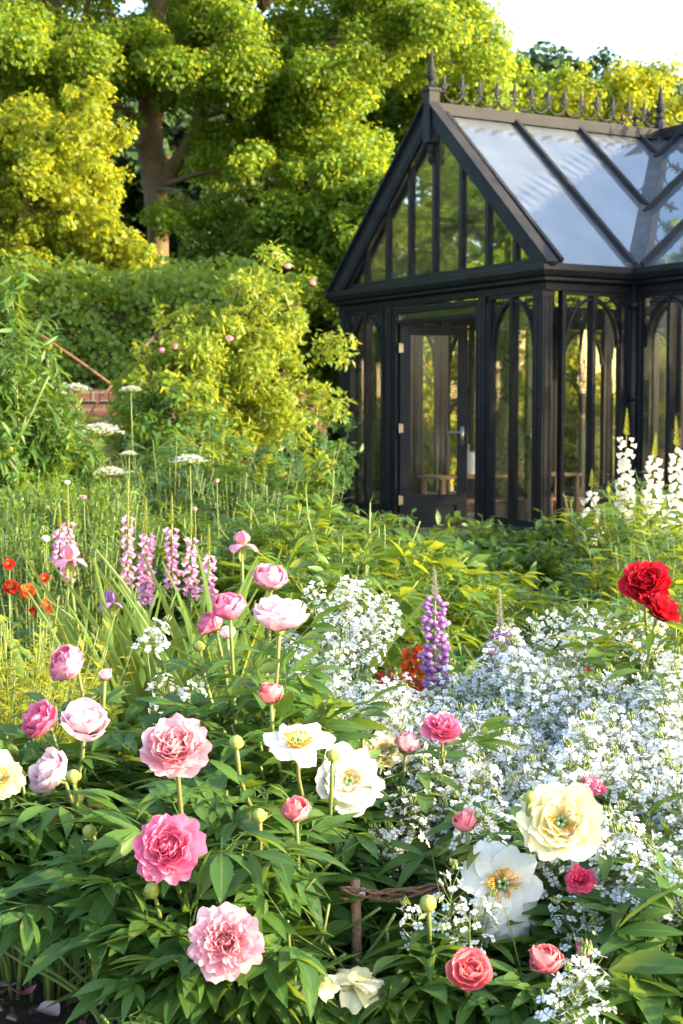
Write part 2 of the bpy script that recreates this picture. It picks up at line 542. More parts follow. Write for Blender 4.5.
def palm_tpl(n=7):
    parts = []
    for i in range(n):
        a = 2 * PI * i / n
        parts.append(tf(L_LANCE, frames(np.array([[math.sin(a), math.cos(a), 0.12]]), np.array([[0, 0, 1.0]]))[0], (0, 0, 0), 0.5))
    return join_tpl(parts)


def pinnate_tpl(r, n=4, w=0.5):
    parts = []
    mb = MB().tube([(0, 0, 0), (0, 0.5, 0.03), (0, 0.9, 0)], [0.012, 0.008, 0.004], 3, cap=False)
    parts.append((mb.V[0], mb.F, np.full(len(mb.V[0]), 0.3)))
    lt = leaf_tpl(w, 3, 0.3, 0.2)
    for i in range(n):
        y = 0.25 + 0.6 * i / n
        for sg in (-1, 1):
            dd = nrm(np.array([sg * 0.9, 0.45, r.normal(0, 0.12)]))
            parts.append(tf(lt, frames(dd[None], np.array([[r.normal(0, .2), 0, 1.0]]))[0], (0, y, 0.02), 0.32))
    parts.append(tf(lt, None, (0, 0.85, 0), 0.36))
    return join_tpl(parts)


PINNATE = pinnate_tpl(np.random.default_rng(5))
FERNY = pinnate_tpl(np.random.default_rng(6), 7, 0.16)
PALM = palm_tpl()


def floret_tpl(n=4, w=0.42, cupz=0.12):
    """small open flower facing +Z, radius 1"""
    V, F, g = [], [], []
    for k in range(n):
        a = 2 * PI * k / n
        b = len(V)
        for (x, y, z) in ((0, 0.06, 0), (w, 0.55, cupz), (w * 0.75, 0.95, cupz * 0.6), (-w * 0.75, 0.95, cupz * 0.6), (-w, 0.55, cupz)):
            V.append((x * math.cos(a) - y * math.sin(a), x * math.sin(a) + y * math.cos(a), z))
            g.append(min(1, y * 1.2))
        F.append([b + i for i in range(5)])
    return np.array(V), [np.array(F)], np.array(g)


FLORET4 = floret_tpl(4)
FLORET5 = floret_tpl(5, 0.36)


# ------------------------------------------------------------------ peony flowers
def petal(mb, az, L, W, a0, a1, cup, ruf, r0, z0, r, nu=8, nt=8, v=0.5, m=0, pw=1.0):
    tt = np.linspace(0, 1, 30)
    a = a0 + (a1 - a0) * tt ** pw
    rr = r0 + np.concatenate([[0], np.cumsum((np.sin(a[1:]) + np.sin(a[:-1])) / 2)]) * L / 29
    zz = z0 + np.concatenate([[0], np.cumsum((np.cos(a[1:]) + np.cos(a[:-1])) / 2)]) * L / 29
    u = np.linspace(-1, 1, nu)
    t = np.linspace(0, 1, nt)
    ph, ph2 = r.uniform(0, 6.28, 2)
    edge = 1 - 0.22 * u ** 2 - 0.25 * u ** 6 - 0.10 * np.exp(-(u - r.uniform(-.3, .3)) ** 2 / 0.03) + 0.06 * np.sin(5 * u + ph) + r.normal(0, 0.035, nu)
    T = t[:, None] * edge[None, :]
    Rr = np.interp(T, tt, rr)
    Zz = np.interp(T, tt, zz)
    A = np.interp(T, tt, a)
    w = W * (0.22 + 0.78 * np.sin(PI / 2 * np.minimum(t * 1.25, 1)))
    X = w[:, None] * u[None, :]
    d = cup * w[:, None] * u[None, :] ** 2 + ruf * W * (t ** 2)[:, None] * (np.sin(3.2 * u + ph) + 0.6 * np.sin(7.1 * u + ph2))[None, :]
    Rr = Rr - np.cos(A) * d
    Zz = Zz + np.sin(A) * d
    ca, sa = math.cos(az), math.sin(az)
    V = np.stack([Rr * ca - X * sa, Rr * sa + X * ca, Zz], -1).reshape(-1, 3)
    i, j = np.meshgrid(np.arange(nt - 1), np.arange(nu - 1), indexing='ij')
    k = i * nu + j
    F = np.stack([k, k + 1, k + nu + 1, k + nu], -1).reshape(-1, 4)
    mb.add(V, F, v=v, g=np.repeat(t, nu), m=m)


LAYERS = {   # count, length, half width, opening angle at base, at tip, cup, ruffle, base height
    'open': [(8, 1.05, .52, 84, 62, .30, .14, -.05), (9, .98, .46, 72, 42, .34, .18, 0), (10, .90, .40, 58, 22, .34, .22, .04), (12, .80, .33, 44, 8, .3, .26, .08),
             (12, .68, .28, 30, -8, .3, .28, .10), (11, .56, .24, 18, -15, .3, .28, .12), (8, .42, .2, 8, -20, .3, .25, .14)],
    'fluffy': [(9, 1.02, .46, 88, 76, .22, .16, -.05), (14, .95, .30, 76, 60, .3, .26, 0), (18, .86, .25, 62, 44, .3, .30, .03), (20, .76, .21, 50, 26, .3, .34, .06),
               (20, .64, .18, 36, 10, .3, .36, .09), (16, .52, .16, 22, -6, .3, .36, .12), (10, .40, .14, 8, -20, .3, .3, .14)],
    'ball': [(5, 1.50, .92, 96, -38, .52, .05, -.06), (6, 1.45, .80, 84, -48, .5, .06, 0), (7, 1.30, .66, 68, -55, .45, .08, .04), (8, 1.12, .5, 50, -55, .4, .12, .08), (8, .95, .4, 32, -50, .4, .15, .1)],
    'cup': [(6, 1.30, .76, 94, 4, .42, .06, -.05), (7, 1.22, .64, 80, 0, .4, .10, 0), (8, 1.12, .52, 64, -10, .4, .14, .04), (9, 1.0, .42, 48, -18, .36, .2, .08), (9, .84, .34, 30, -24, .3, .24, .1), (8, .7, .26, 14, -20, .3, .24, .1)],
    'bud': [(4, 1.75, .95, 86, -28, .55, .04, 0), (5, 1.68, .80, 70, -30, .5, .05, .05), (5, 1.58, .64, 54, -30, .45, .08, .1), (6, 1.45, .46, 36, -28, .4, .12, .15), (5, 1.3, .34, 20, -20, .4, .15, .2)],
    'single': [(6, 1.0, .44, 62, 98, .12, .10, 0)],
    'loose': [(9, 1.06, .56, 84, 64, .28, .12, -.04), (9, .94, .46, 74, 46, .3, .16, 0), (9, .76, .38, 66, 34, .3, .2, .03), (8, .58, .3, 60, 26, .3, .22, .05)],
    'spent': [(7, 1.1, .40, 80, 150, .1, .18, 0), (5, .8, .32, 60, 130, .1, .2, 0)],
}


def bloom(parent, kind, col, Rb, loc, axis, seed):
    """one flower as a part: petals mesh, with sepals (and stamens, carpels) as sub-parts"""
    r = np.random.default_rng(seed)
    mb = MB()
    for li, (n, L, W, a0, a1, cup, ruf, z0) in enumerate(LAYERS[kind]):
        off = r.uniform(0, 6.28)
        for k in range(n):
            az = off + 2 * PI * k / n + r.normal(0, 0.12)
            j = r.normal(0, 1, 4)
            q = 8 if Rb > 0.03 else 6
            petal(mb, az, Rb * L * (1 + .08 * j[0]), Rb * W * (1 + .10 * j[1]), R(a0 + 6 * j[2]), R(a1 + 9 * j[3]), cup, ruf, Rb * 0.06, Rb * z0, r, q, q, v=r.random())
    o = mb.build('bloom', PM[col], parent)
    o.location = [float(c) for c in loc]
    q = Vector((0, 0, 1)).rotation_difference(Vector([float(c) for c in axis]))
    o.rotation_mode = 'QUATERNION'
    o.rotation_quaternion = q
    sp = MB()
    for k in range(5):
        petal(sp, k * 1.257 + r.normal(0, .2), Rb * (.9 if kind in ('bud', 'ball') else .62), Rb * .34, R(92), R(20 if kind in ('bud', 'ball', 'cup') else 80), .3, .05, Rb * .03, -Rb * .10, r, 5, 5, v=r.random())
    sp.lathe([(0.003, -Rb * .3), (Rb * .16, -Rb * .2), (Rb * .2, -Rb * .06), (0.001, 0)], 8)
    sp.build('sepals', M['bud'], o)
    if kind in ('single', 'loose'):
        st = MB()
        for k in range(80):
            az, rad = r.uniform(0, 6.28), Rb * r.uniform(.10, .2)
            d = nrm(np.array([math.cos(az) * r.uniform(.3, 1.0), math.sin(az) * r.uniform(.3, 1.0), 1]))
            p0 = np.array([math.cos(az) * rad, math.sin(az) * rad, Rb * .06])
            p1 = p0 + d * Rb * r.uniform(.2, .34)
            st.tube([p0, p1], [Rb * .008, Rb * .008], 3, cap=False)
            st.tube([p1, p1 + d * Rb * .05, p1 + d * Rb * .09], [Rb * .012, Rb * .026, Rb * .006], 4)
        st.build('stamens', M['yellow'], o)
        cp = MB()
        for k in range(5):
            az = k * 1.257
            c = np.array([math.cos(az), math.sin(az), 0]) * Rb * .085
            cp.tube([c, c * 1.3 + (0, 0, Rb * .14), c * 1.2 + (0, 0, Rb * .24), c * 1.5 + (0, 0, Rb * .3)], [Rb * .05, Rb * .085, Rb * .05, Rb * .012], 6)
        cp.build('carpels', M['carpel'], o)
    return o


def green_bud(parent, loc, axis, Rb, seed, tipcol=None):
    r = np.random.default_rng(seed)
    mb = MB()
    mb.lathe([(0.001, -Rb), (Rb * .55, -Rb * .85), (Rb * .92, -Rb * .4), (Rb, 0), (Rb * .88, Rb * .45), (Rb * .5, Rb * .85), (0.001, Rb * 1.0)], 12)
    o = mb.build('bud', PM[tipcol] if tipcol else M['bud'], parent)
    o.location = [float(c) for c in loc]
    o.rotation_mode = 'QUATERNION'
    o.rotation_quaternion = Vector((0, 0, 1)).rotation_difference(Vector([float(c) for c in axis]))
    sp = MB()
    for k in range(4):
        petal(sp, k * 1.57 + r.normal(0, .2), Rb * r.uniform(1.7, 2.4), Rb * .75, R(95), R(-35), .5, .05, Rb * .12, -Rb * 1.03, r, 6, 6, v=r.random())
    for k in range(2):
        petal(sp, r.uniform(0, 6), Rb * 2.2, Rb * .25, R(95), R(60), .2, .05, Rb * .12, -Rb * 1.03, r, 4, 5, v=r.random())
    sp.build('sepals', M['bud'], o)
    return o


def curve3(p0, p1, lean, n=9):
    """stem from p0 to p1 arriving along `lean`"""
    p0, p1, lean = np.array(p0), np.array(p1), nrm(lean)
    L = np.linalg.norm(p1 - p0)
    c1 = p0 + np.array([0, 0, 1]) * L * .45 + (p1 - p0) * .12
    c2 = p1 - lean * L * .3
    t = np.linspace(0, 1, n)[:, None]
    return (1 - t) ** 3 * p0 + 3 * (1 - t) ** 2 * t * c1 + 3 * (1 - t) * t * t * c2 + t ** 3 * p1


CLEAR = []      # (flower centre, radius): leaves and other flowers do not grow right over these blooms
CUR = np.zeros(3)


def is_clear(pw, pad):
    """false for points that would lie on a bloom or just on its viewing side"""
    for c, rad in CLEAR:
        to = np.array([0, 0, CAMZ]) - c
        L = np.linalg.norm(to)
        to = to / L
        d = pw - c
        k = float(np.dot(d, to))
        if -rad * .6 < k < .7 and np.linalg.norm(d - to * k) < (rad + pad) * (1 - max(k, 0) / L):
            return False
    return True


def put_leaves(mb, pts, tpls, r, size, t0=0.3, t1=1.0, n=6, rise=0.35, az0=None, m=0):
    """leaves set alternately along a stem"""
    K = len(pts)
    az = r.uniform(0, 6.28) if az0 is None else az0
    Ys, Zs, Ts, Ss, Ix = [], [], [], [], []
    for i in range(n):
        t = t0 + (t1 - t0) * (i + r.uniform(0, .6)) / n
        f = min(t, .999) * (K - 1)
        k = int(f)
        p = pts[k] + (pts[min(k + 1, K - 1)] - pts[k]) * (f - k)
        az += 2.4 + r.normal(0, .3)
        el = rise + r.normal(0, .30)
        d = np.array([math.cos(az) * math.cos(el), math.sin(az) * math.cos(el), math.sin(el)])
        sz = size * r.uniform(.62, 1.2) * (1 - .35 * max(0, t - .75) / .25)
        if CLEAR and not is_clear(CUR + p + d * sz * .65, sz * .15):
            continue
        w_ = CUR + p + d * sz * .6
        if CLEAR and w_[1] < 3.2 and w_[0] / w_[1] < -.158 and CAMZ - w_[2] > .350 * w_[1]:      # bare soil in front of the left hand bush
            continue
        Ys.append(d)
        Zs.append(np.array([r.normal(0, .18) - d[0] * .3, r.normal(0, .18) - d[1] * .3, 1]))
        Ts.append(p)
        Ss.append(sz)
        Ix.append(r.integers(len(tpls)))
    if not Ys:
        return
    Ys, Zs, Ts, Ss, Ix = map(np.array, (Ys, Zs, Ts, Ss, Ix))
    Rm = frames(Ys, Zs)
    for q in range(len(tpls)):
        s = Ix == q
        if s.any():
            mb.scatter(tpls[q], Rm[s], Ts[s], Ss[s], r.random(s.sum()), m=m)


PEONIES = []


def plan_peony(*args, **kw):
    PEONIES.append((args, kw))
    for bl in args[5]:
        if bl[0] == 'spent' and bl[1] == 'cream':
            continue
        CLEAR.append((P(bl[2], bl[3], bl[4]), bl[5] * (.8 if bl[0] == 'green' else 1.05)))


def peony_bush(label, base, rad, h, nst, blooms, seed, leaf='peony_leaf', lsize=0.245, group=None, t0=.28, name='peony_bush', squash=1.0, shoots=0):
    r = np.random.default_rng(seed)
    bx, by = base
    bz = ground_z(bx, by)
    root = thing(name, label, 'peony', (bx, by, bz), 0, group)
    CUR[:] = (bx, by, bz)
    fol, stm = MB(), MB()
    for i in range(nst):
        a = i * 2.4 + r.normal(0, .25)
        q = math.sqrt((i + .6) / nst)
        tip = np.array([math.cos(a) * rad * q, math.sin(a) * rad * q * squash, h * (1.04 - .34 * q * q) * r.uniform(.85, 1.1)])
        p0 = np.array([math.cos(a), math.sin(a), 0]) * .10 * q
        pts = curve3(p0, tip, nrm(tip * (1, 1, .0) + np.array([0, 0, .35])))
        stm.tube(pts, np.linspace(.005, .0028, len(pts)), 5)
        put_leaves(fol, pts, PEONY_LEAVES, r, lsize, t0, 1.02, 7, .42)
    for k in range(shoots):
        a, qd = r.uniform(0, 6.28), rad * r.uniform(.1, .8)
        pts = curve3((math.cos(a) * qd * .3, math.sin(a) * qd * .3, 0), (math.cos(a) * qd, math.sin(a) * qd, h * r.uniform(1.05, 1.35)), (0, 0, 1))
        stm.tube(pts, np.linspace(.005, .003, 9), 5)
        put_leaves(fol, pts, [L_LANCE], r, .085, .74, 1.0, 7, 1.15)
    stm.build('stems', M['stem'], root)
    B = np.array([bx, by, bz])
    for bi, bl in enumerate(blooms):
        kind, col, px, py, Y, Rb, ax = bl[:7]
        c = P(px, py, Y) - B
        ax = nrm(ax)
        base_c = c - ax * Rb * (.45 if kind in ('ball', 'bud', 'cup') else .3) if kind != 'green' else c
        if kind != 'green':
            o = bloom(root, kind, col, Rb, base_c, ax, seed * 50 + bi)
            end = base_c - ax * Rb * .25
        else:
            o = green_bud(root, base_c, ax, Rb, seed * 50 + bi, col)
            end = base_c - ax * Rb
        if len(bl) > 7:
            o['label'] = bl[7]
        a = r.uniform(0, 6.28)
        st_end = nrm(ax * .5 + np.array([0, 0, .8]))
        pts = curve3(np.array([math.cos(a) * .08, math.sin(a) * .08, 0]) + np.array([c[0] * .25, c[1] * .25, 0]), end, st_end, 12)
        MB().tube(pts, np.linspace(.0055, .0036, 12), 7).build('flower_stem', M['stem'] if bi % 3 else M['stem_red'], root)
        put_leaves(fol, pts, PEONY_LEAVES, r, lsize * .85, .35, .88, 6, .3)
        put_leaves(fol, pts, [L_PEONY], r, lsize * .36, .84, .98, 3, .35)
    fol.build('foliage', M[leaf], root)
    CUR[:] = 0
    return root


# ------------------------------------------------------------------ leafy clouds, trees, hedges
def cloud(mb, blobs, dens, size, tpl, r, shell=0.55, m=0, droop=0.25, light=None):
    """leaves through the outer part of each blob (cx,cy,cz,rx,ry,rz)"""
    for (cx, cy, cz, rx, ry, rz) in blobs:
        n = int(dens * (rx * ry + ry * rz + rx * rz) / 3 * 4)
        d = nrm(r.normal(0, 1, (n, 3)))
        rad = shell + (1.08 - shell) * r.random(n) ** .7
        p = d * rad[:, None] * np.array([rx, ry, rz]) + np.array([cx, cy, cz])
        p += r.normal(0, .05 * (rx + ry + rz) / 3, (n, 3))
        z = nrm(d * .8 + r.normal(0, .55, (n, 3)) + np.array([0, 0, .5]))
        y = nrm(np.cross(z, r.normal(0, 1, (n, 3))) + d * .4 - np.array([0, 0, droop]))
        mb.scatter(tpl, frames(y, z), p, size * r.uniform(.6, 1.25, n), np.clip(r.random(n) * .6 + r.random() * .4, 0, 1), m=m)


def crown_blobs(c, rad, k, br, r, hollow=0.45, flat=0.8):
    B = []
    for i in range(k):
        d = nrm(r.normal(0, 1, 3))
        q = hollow + (1 - hollow) * r.random() ** .6
        p = np.array(c) + d * q * np.array(rad)
        s = br * r.uniform(.65, 1.3)
        B.append((p[0], p[1], p[2], s * 1.1, s * 1.1, s * flat))
    return B


def sprays(blobs, r, k=6, f=.5, flat=.42):
    """break every clump into flattened sprays of leaves with gaps between"""
    B = []
    for (x, y, z, rx, ry, rz) in blobs:
        for i in range(k):
            d = r.normal(0, .64, 3) + (0, 0, .1)
            s = f * r.uniform(.4, 1.3)
            B.append((x + d[0] * rx, y + d[1] * ry, z + d[2] * rz, rx * s, ry * s, rz * s * flat / .5))
    return B


def tree(name, label, base, trunk, blobs, dens, size, leaf, seed, cat='tree', group=None, bark='bark', nbr=1.0, tpl=None, shell=.5, spray=None):
    """trunk: list of (points, radii) tubes, the first is the trunk; limbs reach into the blobs"""
    r = np.random.default_rng(seed)
    root = thing(name, label, cat, base, 0, group)
    b = np.array(base)
    tm = MB()
    ends = []
    for pts, rd in trunk:
        pts = np.array(pts, float) - b
        # smooth the polyline
        t = np.linspace(0, len(pts) - 1, len(pts) * 4)
        sm = np.stack([np.interp(t, np.arange(len(pts)), pts[:, k]) for k in range(3)], -1)
        sm[1:-1] = (sm[:-2] + 2 * sm[1:-1] + sm[2:]) / 4
        sm += r.normal(0, .012, sm.shape) * np.interp(t, np.arange(len(rd)), rd)[:, None] * 4
        tm.tube(sm, np.interp(t, np.arange(len(rd)), rd), 9)
        ends += list(sm[len(sm) // 3:])
    tm.build('trunk', M[bark], root)
    ends = np.array(ends)
    lm = MB()
    for (x, y, z, rx, ry, rz) in blobs:
        if r.random() > nbr:
            continue
        c = np.array([x, y, z]) - b
        dist = np.linalg.norm(ends - c, axis=1) + np.maximum(0, ends[:, 2] - c[2]) * 1.5
        e = ends[int(np.argmin(dist))]
        L = np.linalg.norm(c - e)
        mid = (e + c) / 2 + np.array([r.normal(0, .1), r.normal(0, .1), .12]) * L
        tt = np.linspace(0, 1, 7)[:, None]
        pts = (1 - tt) ** 2 * e + 2 * (1 - tt) * tt * mid + tt ** 2 * c
        lm.tube(pts, np.linspace(.022 + .012 * L, .008, 7), 5)
        for k in range(3):
            f = c + nrm(r.normal(0, 1, 3)) * rx * .8
            lm.tube([pts[4], (pts[5] + f) / 2, f], [.012, .008, .004], 4)
    if lm.n:
        lm.build('branches', M[bark], root)
    cm = MB()
    cloud(cm, [(x - b[0], y - b[1], z - b[2], rx, ry, rz) for (x, y, z, rx, ry, rz) in (sprays(blobs, r, *spray) if spray else blobs)], dens, size, tpl or L_TREE, r, shell)
    cm.build('crown', M[leaf], root)
    return root


# ================================================================== SETTING
# ground: one sheet to the horizon, gently raised under the front of the bed
def build_ground():
    mb = MB()
    xs = np.concatenate([[-260, -120, -60, -30, -14], np.linspace(-8, 8, 49), [14, 30, 60, 120, 260]])
    ys = np.concatenate([[-60, -20, -6], np.linspace(-2, 14, 57), [17, 22, 30, 45, 70, 120, 260]])
    r = np.random.default_rng(3)
    V = []
    for y in ys:
        for x in xs:
            z = ground_z(x, y) + (r.normal(0, .012) if abs(x) < 8 and -2 < y < 12 else 0)
            V.append((x, y, z - (0.0 if y < 11 else .01)))
    nx = len(xs)
    i, j = np.meshgrid(np.arange(len(ys) - 1), np.arange(nx - 1), indexing='ij')
    k = i * nx + j
    F = np.stack([k, k + 1, k + nx + 1, k + nx], -1).reshape(-1, 4)
    mb.add(V, F)
    m, nt, out = newmat('soil_and_grass')
    g = N(nt, 'ShaderNodeNewGeometry')
    n1 = N(nt, 'ShaderNodeTexNoise', Scale=14.0, Detail=9.0, Roughness=0.75)
    nt.links.new(g.outputs['Position'], n1.inputs['Vector'])
    n2 = N(nt, 'ShaderNodeTexVoronoi', Scale=55.0)
    nt.links.new(g.outputs['Position'], n2.inputs['Vector'])
    soil = ramp(nt, n1.outputs['Fac'], [(0.3, (0.018, 0.013, 0.009)), (0.52, (0.055, 0.038, 0.026)), (0.72, (0.13, 0.092, 0.062))])
    soil = mixc(nt, ramp(nt, n2.outputs['Distance'], [(0.1, 0.35), (0.5, 0.0)]), soil, (0.17, 0.125, 0.085))
    sp = N(nt, 'ShaderNodeSeparateXYZ')
    nt.links.new(g.outputs['Position'], sp.inputs[0])
    far = N(nt, 'ShaderNodeMapRange')
    far.inputs[1].default_value, far.inputs[2].default_value = 16.0, 17.0
    nt.links.new(sp.outputs[1], far.inputs[0])
    n3 = N(nt, 'ShaderNodeTexNoise', Scale=2.0, Detail=8.0)
    nt.links.new(g.outputs['Position'], n3.inputs['Vector'])
    grass = ramp(nt, n3.outputs['Fac'], [(0.3, (0.03, 0.06, 0.015)), (0.7, (0.075, 0.12, 0.025))])
    ab = N(nt, 'ShaderNodeMath', operation='ABSOLUTE')
    nt.links.new(sp.outputs[0], ab.inputs[0])
    wide = N(nt, 'ShaderNodeMapRange')
    wide.inputs[1].default_value, wide.inputs[2].default_value = 5.3, 5.6
    nt.links.new(ab.outputs[0], wide.inputs[0])
    mxm = N(nt, 'ShaderNodeMath', operation='MAXIMUM')
    nt.links.new(far.outputs[0], mxm.inputs[0])
    nt.links.new(wide.outputs[0], mxm.inputs[1])
    col = mixc(nt, mxm.outputs[0], soil, grass)
    p = N(nt, 'ShaderNodeBsdfPrincipled', Roughness=0.95)
    nt.links.new(col, p.inputs['Base Color'])
    b = N(nt, 'ShaderNodeBump', Strength=1.0, Distance=0.04)
    nt.links.new(n1.outputs['Fac'], b.inputs['Height'])
    nt.links.new(b.outputs[0], p.inputs['Normal'])
    nt.links.new(p.outputs[0], out.inputs[0])
    tag(mb.build('ground', m), kind='structure')


build_ground()

# bark mulch, stones and dead leaves on the soil at the front of the bed
mb = MB()
r = np.random.default_rng(21)
n = 1500
T = np.stack([r.uniform(-1.3, 1.2, n), r.uniform(2.3, 4.4, n), np.zeros(n)], -1)
T[:, 2] = [ground_z(x, y) + .012 for x, y, _ in T]
chip = (np.array([(-.5, -.25, 0), (.5, -.3, .1), (.55, .25, 0), (-.45, .3, .15), (-.4, -.2, .3), (.4, -.25, .35), (.45, .2, .3), (-.35, .25, .4)]), [np.array([(0, 3, 2, 1), (4, 5, 6, 7), (0, 1, 5, 4), (1, 2, 6, 5), (2, 3, 7, 6), (3, 0, 4, 7)])], np.zeros(8))
Yv = nrm(r.normal(0, 1, (n, 3)) * (1, 1, .35))
mb.scatter(chip, frames(Yv, np.tile([0, 0, 1.0], (n, 1)) + r.normal(0, .25, (n, 3))), T, r.uniform(.01, .035, n), r.random(n))
mm, nt, out = newmat('mulch')
pp = N(nt, 'ShaderNodeBsdfPrincipled', Roughness=0.9)
nt.links.new(ramp(nt, attr(nt, 'v'), [(0.0, (0.03, 0.02, 0.014)), (0.5, (0.10, 0.066, 0.042)), (0.85, (0.22, 0.16, 0.11)), (1.0, (0.38, 0.33, 0.26))]), pp.inputs['Base Color'])
nt.links.new(pp.outputs[0], out.inputs[0])
tag(mb.build('bark_mulch', mm, smooth=False), 'brown bark chips and grit strewn over the bare soil', 'mulch', kind='stuff')

# fallen petals and leaves at lower left
for i, (px, py, c, lab) in enumerate([(10, 984, 'pale', 'pale pink fallen petal on the soil nearest the left edge'), (22, 991, 'hot', 'deeper pink fallen petal lying on soil beside the pale petal'),
                                      (58, 1016, 'pale', 'lilac pink fallen petal at the very bottom of the bare soil'), (96, 968, 'pale', 'small pale petal fallen near the stems of the peony')]):
    Yg = 3.0
    for _ in range(6):
        q = P(px, py, Yg)
        Yg *= (CAMZ - ground_z(q[0], Yg) - .03) / (CAMZ - q[2])
    q = P(px, py, Yg)
    mb = MB()
    petal(mb, r.uniform(0, 6), .045, .026, R(85), R(65), .4, .12, 0, 0, r, 7, 7)
    o = mb.build('fallen_petal', PM[c])
    o.location = [float(a) for a in q]
    tag(o, lab, 'petal', 'petals fallen on the soil')

# ================================================================== GREENHOUSE
GC = np.array([1.836, 13.5, 0.0])
GA = math.atan2(.496, .868)
gh = thing('greenhouse', 'black framed Victorian greenhouse with steep glass roof and fleur-de-lis ridge cresting', 'greenhouse', GC, GA)
GW, WL, MX, RX = 3.62, 1.02, 4.78, 2.90
YA, YB = -2.60, 4.6
ZE, ZR = 2.58, 4.205
YR = GW / 2
FOOT = [(0, 0), (WL, 0), (WL, YA), (MX, YA), (MX, YB), (WL, YB), (WL, GW), (0, GW)]


def G(x, y, z):
    c, s = math.cos(GA), math.sin(GA)
    return np.array([GC[0] + x * c - y * s, GC[1] + x * s + y * c, GC[2] + z])


def sweep(mb, path, prof, closed, m=0):
    """profile (outward offset, z) along a plan path with mitred corners; outward = left of travel"""
    n = len(path)
    path = [np.array(p, float) for p in path]
    K = len(prof)
    V = []
    for i in range(n):
        a = path[i] - path[i - 1] if (closed or i > 0) else path[1] - path[0]
        b = path[(i + 1) % n] - path[i] if (closed or i < n - 1) else path[-1] - path[-2]
        na, nb = np.array([-a[1], a[0]]), np.array([-b[1], b[0]])
        na, nb = nrm(na), nrm(nb)
        mt = nrm(na + nb)
        mt = mt / max(.3, np.dot(mt, na))
        for (o, z) in prof:
            q = path[i] + mt * o
            V.append((q[0], q[1], z))
    F = []
    for i in range(n if closed else n - 1):
        for k in range(K):
            a, b = i * K + k, i * K + (k + 1) % K
            c, d = ((i + 1) % n) * K + (k + 1) % K, ((i + 1) % n) * K + k
            F.append((a, b, c, d))
    Fs = [np.array(F)]
    if not closed:
        Fs.append(np.array([list(range(K))[::-1], [(n - 1) * K + k for k in range(K)]]))
    mb.add(V, Fs, m=m)


# travel so that outward is on the left: (0,0)->(WL,0) has outward -y, which is on the right, so reverse
LOOP = FOOT[::-1]
OPEN = [(0, 2.52), (0, GW)] + [(WL, GW), (WL, YB), (MX, YB), (MX, YA), (WL, YA), (WL, 0)] + [(0, 0), (0, .97)]
mb = MB()
sweep(mb, OPEN, [(-.07, -.05), (.085, -.05), (.085, .15), (-.07, .15)], False)
mb.build('brick_plinth', M['brick'], gh, False)
mb = MB()
sweep(mb, OPEN, [(-.06, .153), (.11, .153), (.125, .175), (.115, .20), (.07, .225), (-.06, .225)], False)
mb.build('sill', M['paint'], gh, False)
mb = MB()
sweep(mb, LOOP, [(-.05, 2.36), (.045, 2.36), (.05, 2.42), (.10, 2.445), (.10, 2.47), (.135, 2.485), (.155, 2.53), (.155, 2.585), (.125, 2.592), (.12, 2.55), (-.05, 2.55)], True)
mb.build('gutter_cornice', M['paint'], gh, False)


def spandrel(mb, w, h):
    """pierced scrollwork filling the corner outside a quarter-ellipse w wide and h high; corner at (w,h)"""
    def arch(s):
        return h * math.sqrt(max(0, 1 - (s / w) ** 2))
    r = np.random.default_rng(9)
    th = np.linspace(0, 2 * PI, 9)
    done = []
    for rad in (.046, .03, .022, .016, .012, .009):
        for _ in range(160):
            s, z = r.uniform(w * .15, w - rad), r.uniform(.02, h - rad)
            ok = math.hypot((s + rad * .9) / w, (z + rad * .9) / h) > 1 and math.hypot((s - rad * .6) / w, (z - rad * .6) / h) > 1.0
            if not ok or any(math.hypot(s - a, z - b) < rad + c for a, b, c in done):
                continue
            done.append((s, z, rad))
            pts = np.stack([s + rad * np.cos(th), np.zeros(9), z + rad * np.sin(th)], -1)
            mb.tube(pts, .0062, 4, cap=False)
            if rad > .02:
                for k in range(3):
                    a = r.uniform(0, 6.28)
                    mb.tube([(s, 0, z), (s + rad * math.cos(a) * .95, 0, z + rad * math.sin(a) * .95)], [.005, .004], 4)


def window_parts(W, z0, z1):
    """frame (with arch), two panes, two corner traceries; centred on s = 0, local x along the wall, y outward/in"""
    f = MB()
    d = .035
    sw = .042
    f.box((-W / 2, -d, z0), (-W / 2 + sw, d, z1))
    f.box((W / 2 - sw, -d, z0), (W / 2, d, z1))
    f.box((-W / 2 + sw, -d + .003, z1 - .035), (W / 2 - sw, d - .003, z1))
    f.box((-W / 2 + sw, -d + .003, z0), (W / 2 - sw, d - .003, z0 + .06))
    f.box((-.02, -d - .006, z0 + .06), (.02, d + .006, z1 - .035))
    iw, rise = W / 2 - sw, .44
    zs = z1 - .05 - rise
    a = np.linspace(0, PI, 25)
    K = len(a)
    V = []
    for ang in a:
        for (k, y) in ((0, -.024), (0, .024), (.028, .024), (.028, -.024)):
            V.append(((iw - k) * math.cos(ang), y, zs + (rise - k) * math.sin(ang)))
    F = []
    for i in range(K - 1):
        for k in range(4):
            F.append((i * 4 + k, i * 4 + (k + 1) % 4, (i + 1) * 4 + (k + 1) % 4, (i + 1) * 4 + k))
    f.add(V, np.array(F))
    panes = []
    for sg in (-1, 1):
        p = MB()
        x0, x1 = sorted((sg * .02, sg * (W / 2 - sw)))
        p.box((x0 - .004, -.003, z0 + .055), (x1 + .004, .003, z1 - .03))
        panes.append(p)
    tr = []
    for sg in (-1, 1):
        s = MB()
        q = MB()
        spandrel(q, iw, rise)
        V = np.concatenate(q.V) * (sg, 1, 1) + (0, 0, zs)
        s.merge(q)
        s.V = [V]
        tr.append(s)
    return f, panes, tr


WIN = None


